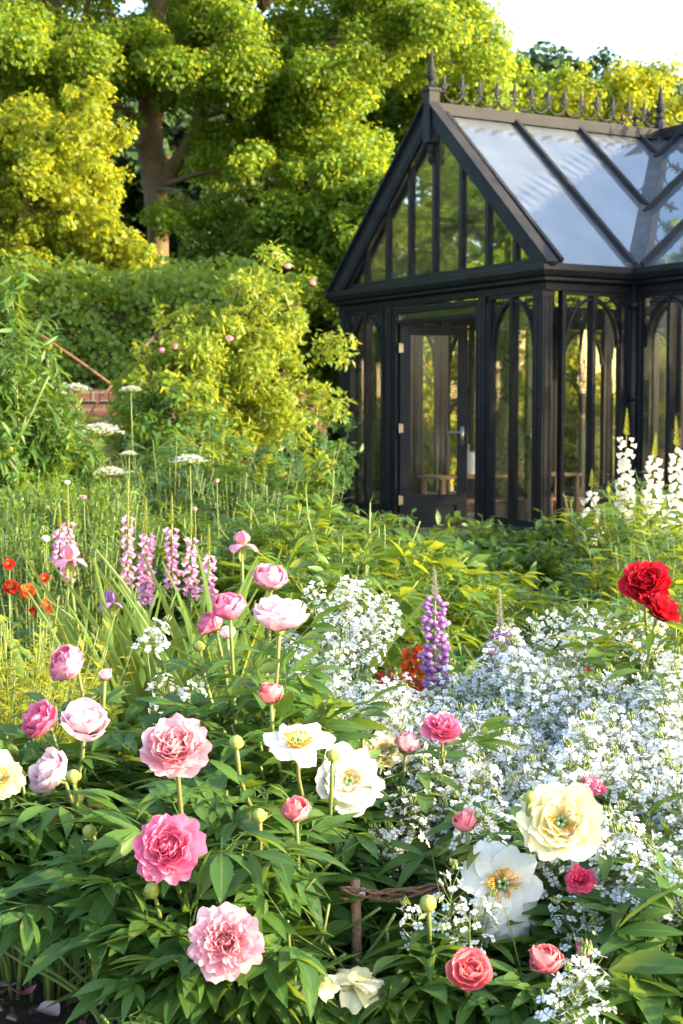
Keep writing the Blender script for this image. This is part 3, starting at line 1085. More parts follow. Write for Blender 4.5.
def add_window(x, y, rz, W=.74, z0=.225, z1=2.36):
    global WIN
    if WIN is None:
        f, ps, tr = window_parts(.74, 0, z1 - z0)
        WIN = f.build('window', M['paint'], gh, False)
        for p in ps:
            p.build('pane', M['glass'], WIN, False)
        for t in tr:
            t.build('arch_tracery', M['paint'], WIN, False)
        w = WIN
    else:
        w = WIN.copy()
        COL.objects.link(w)
        w.parent = gh
        for c in WIN.children:
            k = c.copy()
            COL.objects.link(k)
            k.parent = w
    w.location = (x, y, z0)
    w.rotation_euler = (0, 0, rz)
    w.scale = (W / .74, 1, 1)
    return w


def post(x, y, w=.10, d=.10, z0=.225, z1=2.36, flute=True):
    mb = MB()
    mb.box((x - w / 2, y - d / 2, z0), (x + w / 2, y + d / 2, z1))
    if flute:
        for sx, sy in ((1, 0), (-1, 0), (0, 1), (0, -1)):
            for o in (-.25, .25):
                cx, cy = x + sx * w / 2 + (o * w if sx == 0 else 0), y + sy * d / 2 + (o * d if sy == 0 else 0)
                mb.tube([(cx, cy, z0 + .1), (cx, cy, z1 - .06)], .011, 6)
        mb.box((x - w / 2 - .012, y - d / 2 - .012, z0 + .001), (x + w / 2 + .012, y + d / 2 + .012, z0 + .1))
        mb.box((x - w / 2 - .012, y - d / 2 - .012, z1 - .06), (x + w / 2 + .012, y + d / 2 + .012, z1 - .001))
    mb.build('post', M['paint'], gh, False)


# front wall of the wing (x = 0)
add_window(0, .49, PI / 2, .74)
add_window(0, 3.13, PI / 2, .74)
for y in (.045, .93, 2.62, 3.575):
    post(0, y, .115 if y in (.045, 3.575) else .10, .115 if y in (.045, 3.575) else .10)
# side walls of the wing
add_window(.51, 0, 0, .72)
add_window(.51, GW, 0, .72)
for y in (0, GW):
    post(.945, y, .10, .10)
# main body
ys = [-.5, -1.31, -2.12]
for y in ys:
    add_window(WL, y, PI / 2, .74)
for y in (-.06, -.905, -1.715, -2.54):
    post(WL, y, .10, .10)
add_window(WL, 4.13, PI / 2, .74)
post(WL, 4.55, .10, .10)
for k in range(8):
    y = -2.13 + k * .87
    add_window(MX, y, PI / 2, .76)
    post(MX, y + .435, .10, .10)
for x in (1.50, 2.37, 3.24, 4.11):
    add_window(x, YA, 0, .76)
    add_window(x, YB, 0, .76)
    post(x + .435, YA, .10, .10)
    post(x + .435, YB, .10, .10)

# door frame and leaves (hinged on the left, swung inwards)
mb = MB()
mb.box((-.045, .985, .0), (.045, 1.045, 2.34))
mb.box((-.045, 2.485, .0), (.045, 2.565, 2.34))
mb.box((-.048, 1.046, 2.285), (.048, 2.484, 2.34))
mb.box((-.040, 1.046, 2.18), (.040, 2.484, 2.215))
mb.build('door_frame', M['paint'], gh, False)
mb = MB()
mb.box((-.003, 1.046, 2.216), (.003, 2.484, 2.284))
mb.build('transom_pane', M['glass'], gh, False)
mb = MB()
mb.box((-.12, 1.046, -.02), (.10, 2.484, .05))
mb.build('threshold', M['lead'], gh, False)


def door(y, ang, label):
    dw, z0, z1 = .70, .06, 2.17
    mb = MB()
    mb.box((0, -.022, z0), (.105, .022, z1))
    mb.box((dw - .105, -.022, z0), (dw, .022, z1))
    mb.box((.105, -.020, z1 - .11), (dw - .105, .020, z1))
    mb.box((.105, -.020, z0), (dw - .105, .020, z0 + .07))
    mb.box((.105, -.020, z0 + .24), (dw - .105, .020, z0 + .35))
    mb.box((.105, -.008, z0 + .07), (dw - .105, .008, z0 + .24))
    d = mb.build('door', M['paint'], gh, False, (0.0, y, 0), ang)
    d['label'] = label
    p = MB()
    p.box((.10, -.003, z0 + .345), (dw - .10, .003, z1 - .105))
    p.build('pane', M['glass'], d, False)
    h = MB()
    for s in (-1, 1):
        h.box((dw - .075, s * .0245 - .002, .92), (dw - .035, s * .0245 + .002, 1.12))
        h.tube([(dw - .055, s * .02, 1.06), (dw - .055, s * .065, 1.06), (dw - .065, s * .07, 1.06), (dw - .19, s * .07, 1.055)], .009, 8)
    h.build('handle', M['steel'], d)
    for z in (.35, 1.1, 1.93):
        g = MB()
        g.tube([(-.008, -.026, z - .05), (-.008, -.026, z + .05)], .011, 8)
        g.box((0, -.026, z - .045), (.03, -.0225, z + .045))
        g.build('hinge', M['brass'], d, False)


door(2.47, R(-90 + 62), 'glazed door leaf swung part way into the greenhouse')
door(1.06, R(3), 'glazed door leaf folded right back inside the greenhouse')

# downpipe in the inner corner
mb = MB()
mb.tube([(WL - .075, -.075, .12), (WL - .075, -.075, 2.45)], .038, 10)
for z in (.5, 1.4, 2.25):
    mb.tube([(WL - .075, -.075, z - .03), (WL - .075, -.075, z + .03)], .046, 10)
mb.build('downpipe', M['paint'], gh)

# ---- roof
EO = .07


def wing_z(y):
    return ZE + (ZR - ZE) * (1 - abs(y - YR) / (YR + EO))


def main_z(x):
    return ZE + (ZR - ZE) * (1 - abs(x - RX) / (RX - WL + EO))


def pane_poly(pts, name='roof_pane', mat='roof_glass'):
    pts = np.array(pts, float)
    nn = nrm(np.cross(pts[1] - pts[0], pts[2] - pts[0]))
    k = len(pts)
    V = np.concatenate([pts - nn * .003, pts + nn * .003])
    idx = list(range(k))
    mb = MB()
    Fs = [np.array([idx[::-1], [k + i for i in idx]]), np.array([(i, (i + 1) % k, k + (i + 1) % k, k + i) for i in range(k)])]
    mb.add(V, Fs)
    return mb.build(name, M[mat], gh, False)


def bar(p, q, w=.04, h=.065, mat='paint_roof', name='glazing_bar', up=(0, 0, 1)):
    mb = MB()
    mb.beam(p, q, w, h, up)
    return mb.build(name, M[mat], gh, False)


XV = WL - EO
pane_poly([(.03, -EO, ZE), (XV, -EO, ZE), (RX, YR, ZR), (.03, YR, ZR)])
pane_poly([(.03, GW + EO, ZE), (.03, YR, ZR), (RX, YR, ZR), (XV, GW + EO, ZE)], 'roof_pane', 'clear_roof_glass')
pane_poly([(XV, -EO, ZE), (XV, YA - EO, ZE), (RX, YA - EO, ZR), (RX, YR, ZR)])
pane_poly([(XV, GW + EO, ZE), (RX, YR, ZR), (RX, YB + EO, ZR), (XV, YB + EO, ZE)], 'roof_pane', 'clear_roof_glass')
pane_poly([(MX + EO, YA - EO, ZE), (MX + EO, YB + EO, ZE), (RX, YB + EO, ZR), (RX, YA - EO, ZR)])
dz = .03
nR = nrm(np.array([0, -(ZR - ZE), YR + EO]))
nL = nR * (1, -1, 1)
nF = nrm(np.array([-(ZR - ZE), 0, RX - XV]))
nB = nF * (-1, 1, 1)
for x in (.10, .955, 1.78, 2.60):
    y_end = -EO if x <= XV else -EO + (x - XV) / (RX - XV) * (YR + EO)
    bar((x, y_end, wing_z(y_end) + dz), (x, YR, ZR + dz), up=nR)
    bar((x, GW - y_end, wing_z(y_end) + dz), (x, YR, ZR + dz), up=nL)
for k in range(-6, 7):
    y = YR + k * .82 - .35
    if YA < y < YB:
        for side in (0, 1):
            if side == 0:
                if y < -EO:
                    xe = XV
                elif y < YR:
                    xe = XV + (y + EO) / (YR + EO) * (RX - XV)
                elif y < GW + EO:
                    xe = RX - (y - YR) / (YR + EO) * (RX - XV)
                else:
                    xe = XV
                bar((xe, y, main_z(xe) + dz), (RX, y, ZR + dz), up=nF)
            else:
                bar((MX + EO, y, ZE + dz), (RX, y, ZR + dz), up=nB)
for s in (-EO, GW + EO):
    bar((XV, s, ZE + .02), (RX, YR, ZR + .02), .15, .05, 'lead', 'valley_gutter')
# purlins and tie rods under the glass
mb = MB()
for y in (YR - .95, YR + .95):
    mb.beam((0.05, y, wing_z(y) - .06), (RX - .9, y, wing_z(y) - .06), .04, .05)
for x in (RX - .95, RX + .95):
    mb.beam((x, YA, main_z(x) - .06), (x, YB, main_z(x) - .06), .04, .05)
for y in (-1.6, 4.2):
    mb.beam((WL, y, 2.56), (MX, y, 2.56), .03, .03)
mb.build('purlins', M['paint'], gh, False)
# ridges
bar((-.02, YR, ZR + .055), (RX, YR, ZR + .055), .09, .11, 'paint_roof', 'ridge_cap')
bar((RX, YA - .05, ZR + .057), (RX, YB + .05, ZR + .057), .094, .11, 'paint_roof', 'ridge_cap')
# gables
for (xx, sgn) in ((0.0, -1),):
    pane_poly([(xx, .02, ZE + .03), (xx, YR, ZR - .03), (xx, GW - .02, ZE + .03)], 'gable_pane', 'glass')
    for y in (.46, .90, 1.34, YR, 2.26, 2.70, 3.14):
        bar((xx, y, ZE + .0), (xx, y, wing_z(y) - .06), .05, .06, 'paint', 'gable_mullion', (1, 0, 0))
    bar((xx, -.02, ZE + .035), (xx, GW + .02, ZE + .035), .07, .07, 'paint', 'gable_rail')
    for ya in (-EO - .06, GW + EO + .06):
        q0 = np.array([-.06, ya, wing_z(ya) + .0])
        q1 = np.array([-.06, YR, ZR + .04])
        mb = MB()
        upn = nR if ya < 0 else nL
        mb.beam(q0, q1, .06, .14, upn)
        mb.beam(q0 + np.array([-.02, 0, 0]) + upn * .08, q1 + np.array([-.02, 0, 0]) + upn * .08, .12, .022, upn)
        mb.beam(q0 + np.array([.0, 0, 0]) - upn * .085, q1 - upn * .085, .045, .03, upn)
        mb.build('bargeboard', M['paint_roof'], gh, False)
for yy in (YA, YB):
    pane_poly([(WL, yy, ZE), (RX, yy, ZR - .03), (MX, yy, ZE)], 'gable_pane', 'glass')
    for x in (1.5, 2.2, RX, 3.6, 4.3):
        bar((x, yy, ZE), (x, yy, main_z(x) - .05), .05, .06, 'paint', 'gable_mullion', (0, 1, 0))
    for xa in (XV - .05, MX + EO + .05):
        bar((xa, yy, ZE), (RX, yy, ZR + .04), .07, .18, 'paint_roof', 'bargeboard', nF if xa < RX else nB)


def finial(x, y, z, square, pend):
    mb = MB()
    if square:
        mb.box((x - .06, y - .06, z - .30), (x + .06, y + .06, z + .20))
        mb.box((x - .075, y - .075, z + .20), (x + .075, y + .075, z + .225))
        z += .225
    else:
        mb.lathe([(.07, 0), (.075, .06), (.05, .10), (.045, .14)], 10, (x, y, z))
        z += .12
    mb.lathe([(.045, 0), (.06, .02), (.03, .05), (.028, .07), (.05, .10), (.056, .125), (.04, .15), (.045, .16), (.03, .22), (.014, .32), (.002, .40)], 12, (x, y, z))
    if pend:
        mb.lathe([(.002, -.50), (.03, -.46), (.036, -.43), (.02, -.39), (.035, -.36), (.03, -.30)], 10, (x, y, ZR))
    mb.build('finial', M['paint_roof'], gh, False)


finial(-.06, YR, ZR + .02, True, True)
finial(RX, YR, ZR + .10, False, False)
finial(RX, YA, ZR + .10, False, False)


# ridge cresting: hoops with a fleur-de-lis spear between
def fleur():
    mb = MB()
    w = .215
    a = np.linspace(PI, 2 * PI, 11)
    mb.tube(np.stack([w / 2 + w / 2 * np.cos(a), np.zeros(11), .115 + .10 * np.sin(a)], -1), .011, 6)
    mb.tube([(0, 0, .1), (0, 0, .14)], .014, 6)
    V = []
    prof = [(0, .10), (.014, .13), (.010, .145), (.026, .19), (.016, .24), (0, .30)]
    for (x, z) in prof:
        V += [(-x - .001, 0, z), (0, -.012 if 0 < x else -.001, z), (x + .001, 0, z), (0, .012 if 0 < x else .001, z)]
    F = []
    for i in range(len(prof) - 1):
        for k in range(4):
            F.append((i * 4 + k, i * 4 + (k + 1) % 4, (i + 1) * 4 + (k + 1) % 4, (i + 1) * 4 + k))
    mb.add(V, np.array(F))
    for s in (-1, 1):
        mb.tube([(0, 0, .13), (s * .02, 0, .17), (s * .045, 0, .195), (s * .058, 0, .175), (s * .048, 0, .16)], [.009, .011, .012, .010, .006], 5)
        mb.tube([(s * .03, 0, .145), (0, 0, .145)], .01, 5)
        mb.tube([(s * .004, 0, .12), (s * .04, 0, .10), (s * .05, 0, .115)], [.008, .008, .005], 5)
    return mb


c0 = None
for k in range(13):
    o = fleur().build('cresting', M['paint_roof'], gh) if c0 is None else c0.copy()
    if c0 is None:
        c0 = o
    else:
        COL.objects.link(o)
    o.parent = gh
    o.location = (.09 + k * .215, YR, ZR + .125)
for k in range(40):
    y = YA + .1 + k * .215
    if abs(y - YR + .1) < .2 or y > YB:
        continue
    o = c0.copy()
    COL.objects.link(o)
    o.parent = gh
    o.rotation_euler = (0, 0, PI / 2)
    o.location = (RX, y, ZR + .125)
mb = MB()
mb.box((.08, .10, -.02), (MX - .1, GW - .1, .022))
mb.box((WL + .1, YA + .1, -.02), (MX - .1, .098, .021))
mb.box((WL + .1, GW - .098, -.02), (MX - .1, YB - .1, .021))
mb.build('tiled_floor', M['tile'], gh, False)


# ---- things inside the greenhouse
def bench(name, label, p, q, w, z, cat='bench', legs=5, shelf=True):
    p, q = np.array(p, float), np.array(q, float)
    d = nrm(q - p)
    side = np.array([-d[1], d[0]])
    mid = (p + q) / 2
    L = np.linalg.norm(q - p)
    root = thing(name, label, cat, (mid[0], mid[1], .02), math.atan2(d[1], d[0]))
    mb = MB()
    k = max(3, int(w / .1))
    for i in range(k):
        y = -w / 2 + w * i / k
        mb.box((-L / 2, y + .004, z - .05), (L / 2, y + w / k - .004, z - .02))
    mb.build('bench_top', M['wood'], root, False)
    if shelf:
        mb = MB()
        mb.box((-L / 2 + .05, -w / 2 + .05, .22), (L / 2 - .05, w / 2 - .05, .245))
        mb.build('shelf', M['wood'], root, False)
    for i in range(legs):
        for s in (-1, 1):
            x = -L / 2 + .06 + (L - .12) * i / (legs - 1)
            mb = MB()
            mb.box((x - .022, s * (w / 2 - .03) - .022, 0), (x + .022, s * (w / 2 - .03) + .022, z - .052))
            mb.build('leg', M['wood'], root, False)
    return root


def G2(x, y):
    return G(x, y, 0)[:2]


bench('potting_bench', 'long slatted wooden staging bench along the back wall inside the greenhouse', G2(4.4, -2.4), G2(4.4, 3.2), .55, .78, legs=6)
bench('plant_staging', 'tall narrow wooden shelf behind the right hand window of the greenhouse', G2(1.42, -.25), G2(1.42, -2.4), .34, 1.27, legs=4)
bench('plant_bench', 'low wooden bench inside behind the left window and open door', G2(.9, 3.3), G2(2.9, 3.3), .45, .55, legs=3)


def potted(label, pos, s, kind, seed, leaf='lime_leaf', h=.35):
    r = np.random.default_rng(seed)
    root = thing('potted_plant', label, 'potted plant', pos, 0, 'potted plants in the greenhouse')
    mb = MB()
    mb.lathe([(.001, .002), (s * .62, 0), (s * .85, s * 1.3), (s, s * 1.3), (s, s * 1.6), (s * .88, s * 1.6), (s * .84, s * 1.42), (.001, s * 1.4)], 14)
    mb.build('pot', M['terracotta' if kind != 'zinc' else 'zinc'], root)
    f, st = MB(), MB()
    for i in range(9):
        a, q = r.uniform(0, 6.28), r.uniform(.2, 1)
        pts = curve3((math.cos(a) * s * .3, math.sin(a) * s * .3, s * 1.4), (math.cos(a) * h * .55 * q, math.sin(a) * h * .55 * q, s * 1.5 + h * r.uniform(.5, 1.1)), (math.cos(a), math.sin(a), .8))
        st.tube(pts, .003, 4)
        put_leaves(f, pts, [L_OVATE], r, .11, .2, 1, 7, .2)
    st.build('stems', M['stem'], root)
    f.build('foliage', M[leaf], root)
    return root


for i, (lab, x, y, z, s, h, lf) in enumerate([
        ('terracotta pot with bright yellow leaves on the tall shelf, left end', 1.42, -.42, 1.27, .09, .4, 'lime_leaf'),
        ('terracotta pot with green leaves on the tall shelf behind the pipe', 1.42, -1.35, 1.27, .09, .34, 'green_leaf'),
        ('leafy pot on the potting bench seen through the corner window', 4.4, .2, .78, .13, .6, 'green_leaf'),
        ('yellow leaved pot on the potting bench behind the side window', 4.4, -.6, .78, .12, .75, 'lime_leaf'),
        ('tall leafy pot on the potting bench behind the far right window', 4.4, -1.7, .78, .14, .7, 'green_leaf'),
        ('yellow green pot plant on the potting bench seen through the doorway', 4.4, 1.3, .78, .13, .65, 'lime_leaf'),
        ('green pot plant at the far left end of the potting bench', 4.4, 2.5, .78, .13, .5, 'green_leaf'),
        ('small terracotta pot on the low bench behind the glazed door', 2.1, 3.3, .55, .09, .3, 'green_leaf'),
        ('large pot standing on the floor just inside the side window', 1.15, .35, .02, .17, .5, 'green_leaf')]):
    potted(lab, G(x, y, z), s, 'pot', 700 + i, lf, h)

root = thing('planter_box', 'wooden box of yellow seedlings on the shelf behind the right window', 'planter', G(1.42, -.95, 1.27), GA + PI / 2)
mb = MB()
for a, b in (((-.24, -.11, 0), (.24, -.085, .19)), ((-.24, .085, 0), (.24, .11, .19)), ((-.238, -.084, 0), (-.21, .084, .188)), ((.21, -.084, 0), (.238, .084, .188)), ((-.209, -.084, .003), (.209, .084, .15))):
    mb.box(a, b)
mb.build('box', M['wood'], root, False)
f = MB()
rr = np.random.default_rng(77)
for i in range(16):
    x, y = rr.uniform(-.2, .2), rr.uniform(-.07, .07)
    put_leaves(f, curve3((x, y, .15), (x * 1.2, y * 1.6, .15 + rr.uniform(.12, .3)), (0, 0, 1)), [L_OVATE], rr, .075, .2, 1, 6, .3)
f.build('foliage', M['lime_leaf'], root)

# wicker chair seen through the side window
root = thing('wicker_chair', 'brown wicker armchair inside the greenhouse behind the side window', 'chair', G(2.0, 1.05, .022), GA + 2.3)
mb = MB()
a = np.linspace(-2.2, 2.2, 24)
for k, z in enumerate(np.linspace(.40, .86, 16)):
    lift = np.clip((np.cos(a) + .5), 0, 1)
    mb.tube(np.stack([-.27 * np.cos(a) * (1 + .1 * k / 16), .29 * np.sin(a) * (1 + .1 * k / 16), .40 + (z - .40) * (.45 + .55 * lift)], -1), .012, 5)
for ang in np.linspace(-2.1, 2.1, 15):
    l = min(1, max(0, math.cos(ang) + .5))
    mb.tube([(-.27 * math.cos(ang), .29 * math.sin(ang), .38), (-.297 * math.cos(ang), .32 * math.sin(ang), .40 + .47 * (.45 + .55 * l))], .010, 5)
mb.build('backrest', M['wicker'], root)
mb = MB()
mb.lathe([(.001, .43), (.25, .43), (.28, .41), (.28, .37), (.25, .35), (.001, .35)], 20)
mb.build('seat', M['wicker'], root)
for sx in (-1, 1):
    for sy in (-1, 1):
        MB().tube([(sx * .2, sy * .2, 0), (sx * .19, sy * .19, .36)], .02, 8).build('leg', M['wicker'], root)

# pale watering can on the low bench behind the door
root = thing('watering_can', 'pale zinc watering can on the low bench behind the glazed door', 'watering can', G(1.45, 3.3, .555), GA + .6)
MB().lathe([(.001, 0), (.09, 0), (.10, .02), (.095, .2), (.06, .24), (.055, .26), (.05, .255), (.001, .22)], 16).build('body', M['zinc'], root)
MB().tube([(.08, 0, .05), (.17, 0, .15), (.24, 0, .27)], [.022, .016, .013], 8).build('spout', M['zinc'], root)
MB().tube([(-.05, 0, .25), (-.02, 0, .34), (-.10, 0, .36), (-.16, 0, .26), (-.10, 0, .10)], .009, 6).build('handle', M['zinc'], root)
# ================================================================== WALL, HEDGE, TREES
# low brick wall behind the border
root = thing('garden_wall', 'low weathered red brick garden wall in front of the hedge', 'wall', (-1.75, 12.6, 0))
mb = MB().box((-1.9, -.11, -.1), (1.62, .11, 1.36))
mb.build('brickwork', M['brick'], root, False)
mb = MB()
for k in range(47):
    x = -1.9 + k * .075
    mb.box((x, -.135, 1.362), (x + .068, .135, 1.46))
mb.build('coping', M['brick'], root, False)

# clipped hedge
r = np.random.default_rng(31)
root = thing('hedge', 'tall clipped green hedge running along behind the brick wall', 'hedge', (-3.9, 17.2, 0))
mb = MB()
mb.box((-3.6, -.25, .1), (3.25, .6, 2.45))
mb.build('branches', M['bark_dark'], root, False)  # solid dark core box inside the leaves, added to block light
mb = MB()


def hed(n, kind):
    x = r.uniform(-3.7, 3.35, n)
    if kind == 'front':
        z = r.uniform(.2, 2.80, n)
        y = -.38 + .13 * np.sin(x * 2.1) + .12 * np.sin(z * 4 + x * 3) + .07 * np.sin(x * 9 + z * 6) - r.random(n) ** 2.5 * .32
        d = np.tile([0, -1.0, .25], (n, 1))
    else:
        y = r.uniform(-.45, .8, n)
        z = 2.62 + .09 * np.sin(x * 3.3) + .06 * np.sin(x * 7.1 + 1) + r.random(n) ** 2.6 * .34 - .05 * x / 3.5
        d = np.tile([0, -.3, 1.0], (n, 1))
    zz = nrm(d + r.normal(0, .5, (n, 3)))
    yy = nrm(np.cross(zz, r.normal(0, 1, (n, 3))) + d * .5 + np.array([0, 0, -.1]))
    mb.scatter(L_TREE, frames(yy, zz), np.stack([x, y, z], -1), .07 * r.uniform(.6, 1.25, n), r.random(n))


hed(21000, 'front')
hed(9000, 'top')
mb.build('foliage', M['hedge_leaf'], root)

# the big tree with the forked trunk
r = np.random.default_rng(41)
YT = 24.0
bl = []
for q in crown_blobs((-2.4, YT, 8.4), (5.6, 3.2, 3.7), 66, .56, r, .25, .7):
    u = CX + FPX * q[0] / q[1]
    if q[1] < YT + .5 and -70 < u - 160 < 85 and q[2] < 6.5:      # the fork stands clear of leaves
        continue
    bl.append(q)
for (px, py, s) in [(200, 95, .7), (240, 70, .7), (280, 100, .7), (320, 60, .7), (230, 130, .6), (265, 150, .55), (300, 125, .6), (340, 100, .7), (400, 50, .7), (440, 20, .7), (110, 90, .6), (60, 60, .7), (20, 40, .8),
                    (90, 130, .5), (185, 60, .6), (360, 20, .7), (280, 30, .7), (50, 100, .5), (190, 212, .34), (215, 215, .36), (165, 222, .28), (255, 175, .4), (130, 50, .45), (225, 30, .6)]:
    q = P(px, py, YT - r.uniform(.6, 2.6))
    bl.append((q[0], q[1], q[2], s * 1.0, s * .9, s * .66))
tr = [([P(158, 320, YT), P(158, 240, YT), P(155, 190, YT), P(150, 150, YT), P(150, 115, YT), P(151, 60, YT), P(158, 0, YT), P(165, -60, YT + .3), P(170, -120, YT)], [.22, .17, .19, .21, .19, .17, .15, .10, .05]),
      ([P(160, 185, YT), P(178, 160, YT - .2), P(198, 130, YT - .4), P(206, 100, YT - .5), P(240, 60, YT - .6), P(262, 10, YT - .5)], [.15, .12, .11, .10, .07, .03]),
      ([P(150, 110, YT), P(135, 60, YT - .3), P(112, 20, YT - .3), P(95, -30, YT)], [.12, .10, .08, .05]),
      ([P(150, 80, YT), P(120, 62, YT - .6), P(92, 45, YT - 1), P(60, 30, YT - 1)], [.09, .07, .05, .02]),
      ([P(240, 60, YT - .6), P(300, 48, YT - .8), P(345, 20, YT - .8)], [.07, .05, .02])]
tree('broadleaf_tree', 'tall broadleaf tree with a bare forked trunk rising behind the hedge', (P(158, 320, YT)[0], YT, 0),
     [([P(158, 320, YT) * (1, 1, 0) + (0, 0, -.1)] + tr[0][0], [.26] + tr[0][1])] + tr[1:], bl, 1250, .072, 'tree_leaf', 42, shell=.15, spray=(9, .56, .55))


def simple_tree(name, label, px, py_top, Y, wid, seed, leaf, k, br, dens=330, size=.13, z0=.9, bark='bark', shell=.2, deep=None, hollow=.5, group=None):
    """tree or big shrub whose top is at the measured height; crown from z0 up"""
    r = np.random.default_rng(seed)
    x = P(px, 400, Y)[0]
    top = P(px, py_top, Y)[2]
    c = (x, Y, (top + z0) / 2)
    blobs = crown_blobs(c, (wid, deep or wid * .8, (top - z0) / 2), k, br, r, hollow)
    tr = [([(x, Y, -.1), (x + r.normal(0, .1), Y, z0), (x + r.normal(0, .15), Y, (top + z0) / 2), (x + r.normal(0, .2), Y, top - br)], [.03 * top, .028 * top, .018 * top, .005 * top])]
    return tree(name, label, (x, Y, 0), tr, blobs, dens * (2.7 if size < .2 else 1.2), size * (.6 if size < .2 else .9), leaf, seed + 1, bark=bark, group=group, shell=shell, nbr=.7, spray=(8, .56, .55) if size < .2 else (5, .6))


simple_tree('broadleaf_tree', 'golden leafed rounded tree standing above the hedge at the far left', 28, 100, 19.5, 1.35, 50, 'tree_leaf_gold', 54, .36, 420, .12, 2.2, hollow=.3)
simple_tree('broadleaf_tree', 'rounded yellow green tree behind the left edge of the greenhouse gable', 350, 138, 21.5, 1.5, 52, 'tree_leaf', 60, .38, 400, .12, 1.2, hollow=.35)
simple_tree('broadleaf_tree', 'darker green bushy tree between the forked trunk and the greenhouse', 268, 190, 22.5, 1.1, 54, 'tree_leaf_deep', 38, .36, 380, .12, 1.2, hollow=.3)
simple_tree('broadleaf_tree', 'yellow green tree rising behind the greenhouse roof finial', 455, 32, 27, 2.0, 56, 'tree_leaf', 52, .6, 300, .15, 1.0)
simple_tree('broadleaf_tree', 'leafy tree showing above the middle of the roof cresting', 548, 62, 28, 2.0, 58, 'tree_leaf', 46, .55, 300, .15, 1.0)
simple_tree('broadleaf_tree', 'bright tree showing above the right end of the ridge cresting', 645, 84, 27, 2.0, 60, 'tree_leaf_gold', 46, .55, 300, .15, 1.0)
simple_tree('conifer', 'olive green conifer with a ragged top behind the greenhouse roof', 585, 50, 31, 1.2, 62, 'forest_leaf', 34, .5, 300, .16, 1.0, hollow=.2)
simple_tree('conifer', 'tall thin brownish conifer between the trees above the roof finial', 508, 50, 32, .9, 64, 'forest_leaf', 26, .5, 300, .16, 1.0, hollow=.2)
# shrubs behind the glass
for i, (px, Y, w, top, lf) in enumerate([(395, 24.5, 1.2, 225, 'tree_leaf'), (450, 22.5, 1.2, 262, 'tree_leaf_gold'), (520, 25, 1.3, 265, 'tree_leaf'), (590, 23, 1.2, 300, 'tree_leaf_gold'), (655, 25.5, 1.2, 300, 'tree_leaf'), (720, 24, 1.3, 320, 'tree_leaf')]):
    simple_tree('garden_shrub', ['sunlit shrub seen through the window left of the greenhouse door', 'golden shrub seen through the glazed greenhouse door', 'green shrub seen through the window right of the door',
                                 'golden shrub seen through the side window of the greenhouse', 'green shrub seen through the window beyond the downpipe', 'green shrub behind the greenhouse at the right edge'][i],
                px, top, Y, w, 70 + 2 * i, lf, 30, .40, 360, .12, .1)
# dark wood behind
for i, (px, top, Y, w) in enumerate([(-30, 30, 33, 3.4), (75, 60, 34, 2.8), (150, 70, 36, 3.0), (215, 50, 34, 2.8), (285, 40, 35, 2.8), (365, 40, 36, 3.0), (440, 60, 36, 2.6), (690, 70, 36, 3), (540, 70, 38, 3.2)]):
    simple_tree('conifer', ['dark conifer in the wood at the far left edge', 'dark conifer left of the forked trunk', 'dark conifer directly behind the forked trunk', 'dark conifer in the gap right of the forked trunk',
                            'dark conifer behind the bushy tree left of the greenhouse', 'dark conifer behind the rounded tree at the gable', 'dark conifer behind the roof finial', 'dark conifer at the right edge behind the roof', 'dark conifer behind the middle of the greenhouse roof'][i],
                px, top, Y, w, 90 + 2 * i, 'forest_leaf', 46, .85, 190, .24, .1, 'bark_dark', .3, hollow=.15, group='dark conifers in the wood')
# trees standing just off the right of the picture: they shade the front of the border
OFF_TREES = [(5.6, -1.9, 2.1), (5.7, -.4, 2.15), (5.8, 1.1, 2.15), (5.9, 2.4, 2.0)]
for i, (x, y, t) in enumerate(OFF_TREES):
    r = np.random.default_rng(300 + i)
    tree('garden_shrub', 'rounded evergreen shrub standing beyond the right edge of the border', (x, y, 0), [([(x, y, 0), (x, y, 1.0), (x, y, 1.8)], [.07, .06, .03])],
         crown_blobs((x, y, t * .5), (.8, 1.25, t * .42), 26, .42, r, .3), 420, .10, 'dark_leaf', 310 + i, 'shrub', 'evergreen shrubs beyond the right edge', 'bark_dark')

for i, (x, y, t, w_) in enumerate([(-9.0, 17.5, 6.0, 2.2), (-11.5, 14.0, 6.5, 2.4), (-9.5, 22.0, 7.5, 2.6), (-13.0, 19.0, 7.0, 2.4)]):  # unseen trees, added so the greenhouse panes have foliage to reflect
    r = np.random.default_rng(330 + i)
    tree('broadleaf_tree', 'unseen broadleaf tree beyond the left edge, added for the pane reflections', (x, y, 0), [([(x, y, -.1), (x, y, t * .5), (x, y, t * .9)], [.2, .14, .04])],
         crown_blobs((x, y, t * .55), (w_, w_, t * .45), 34, .6, r, .35), 330, .13, 'tree_leaf', 340 + i, 'tree', 'unseen trees added for the pane reflections', shell=.2, spray=(6, .6))

for i, (x, y, t, w_) in enumerate([(12.0, 14.6, 3.1, 1.6), (12.4, 17.4, 3.1, 1.7), (12.8, 20.6, 3.0, 1.7), (13.0, 24.0, 3.0, 1.9), (11.6, 11.9, 3.1, 1.5)]):  # unseen shrubs, added to keep the low sky glow out of pane reflections
    r = np.random.default_rng(350 + i)
    tree('garden_shrub', 'unseen rounded shrub beyond the right side, added to hide sky glow from the panes', (x, y, 0), [([(x, y, -.1), (x, y, t * .5), (x, y, t * .9)], [.07, .05, .02])],
         crown_blobs((x, y, t * .52), (w_, w_, t * .45), 26, .4, r, .3), 420, .10, 'tree_leaf', 360 + i, 'shrub', 'unseen shrubs added against sky glow in the panes', shell=.2, spray=(5, .6))

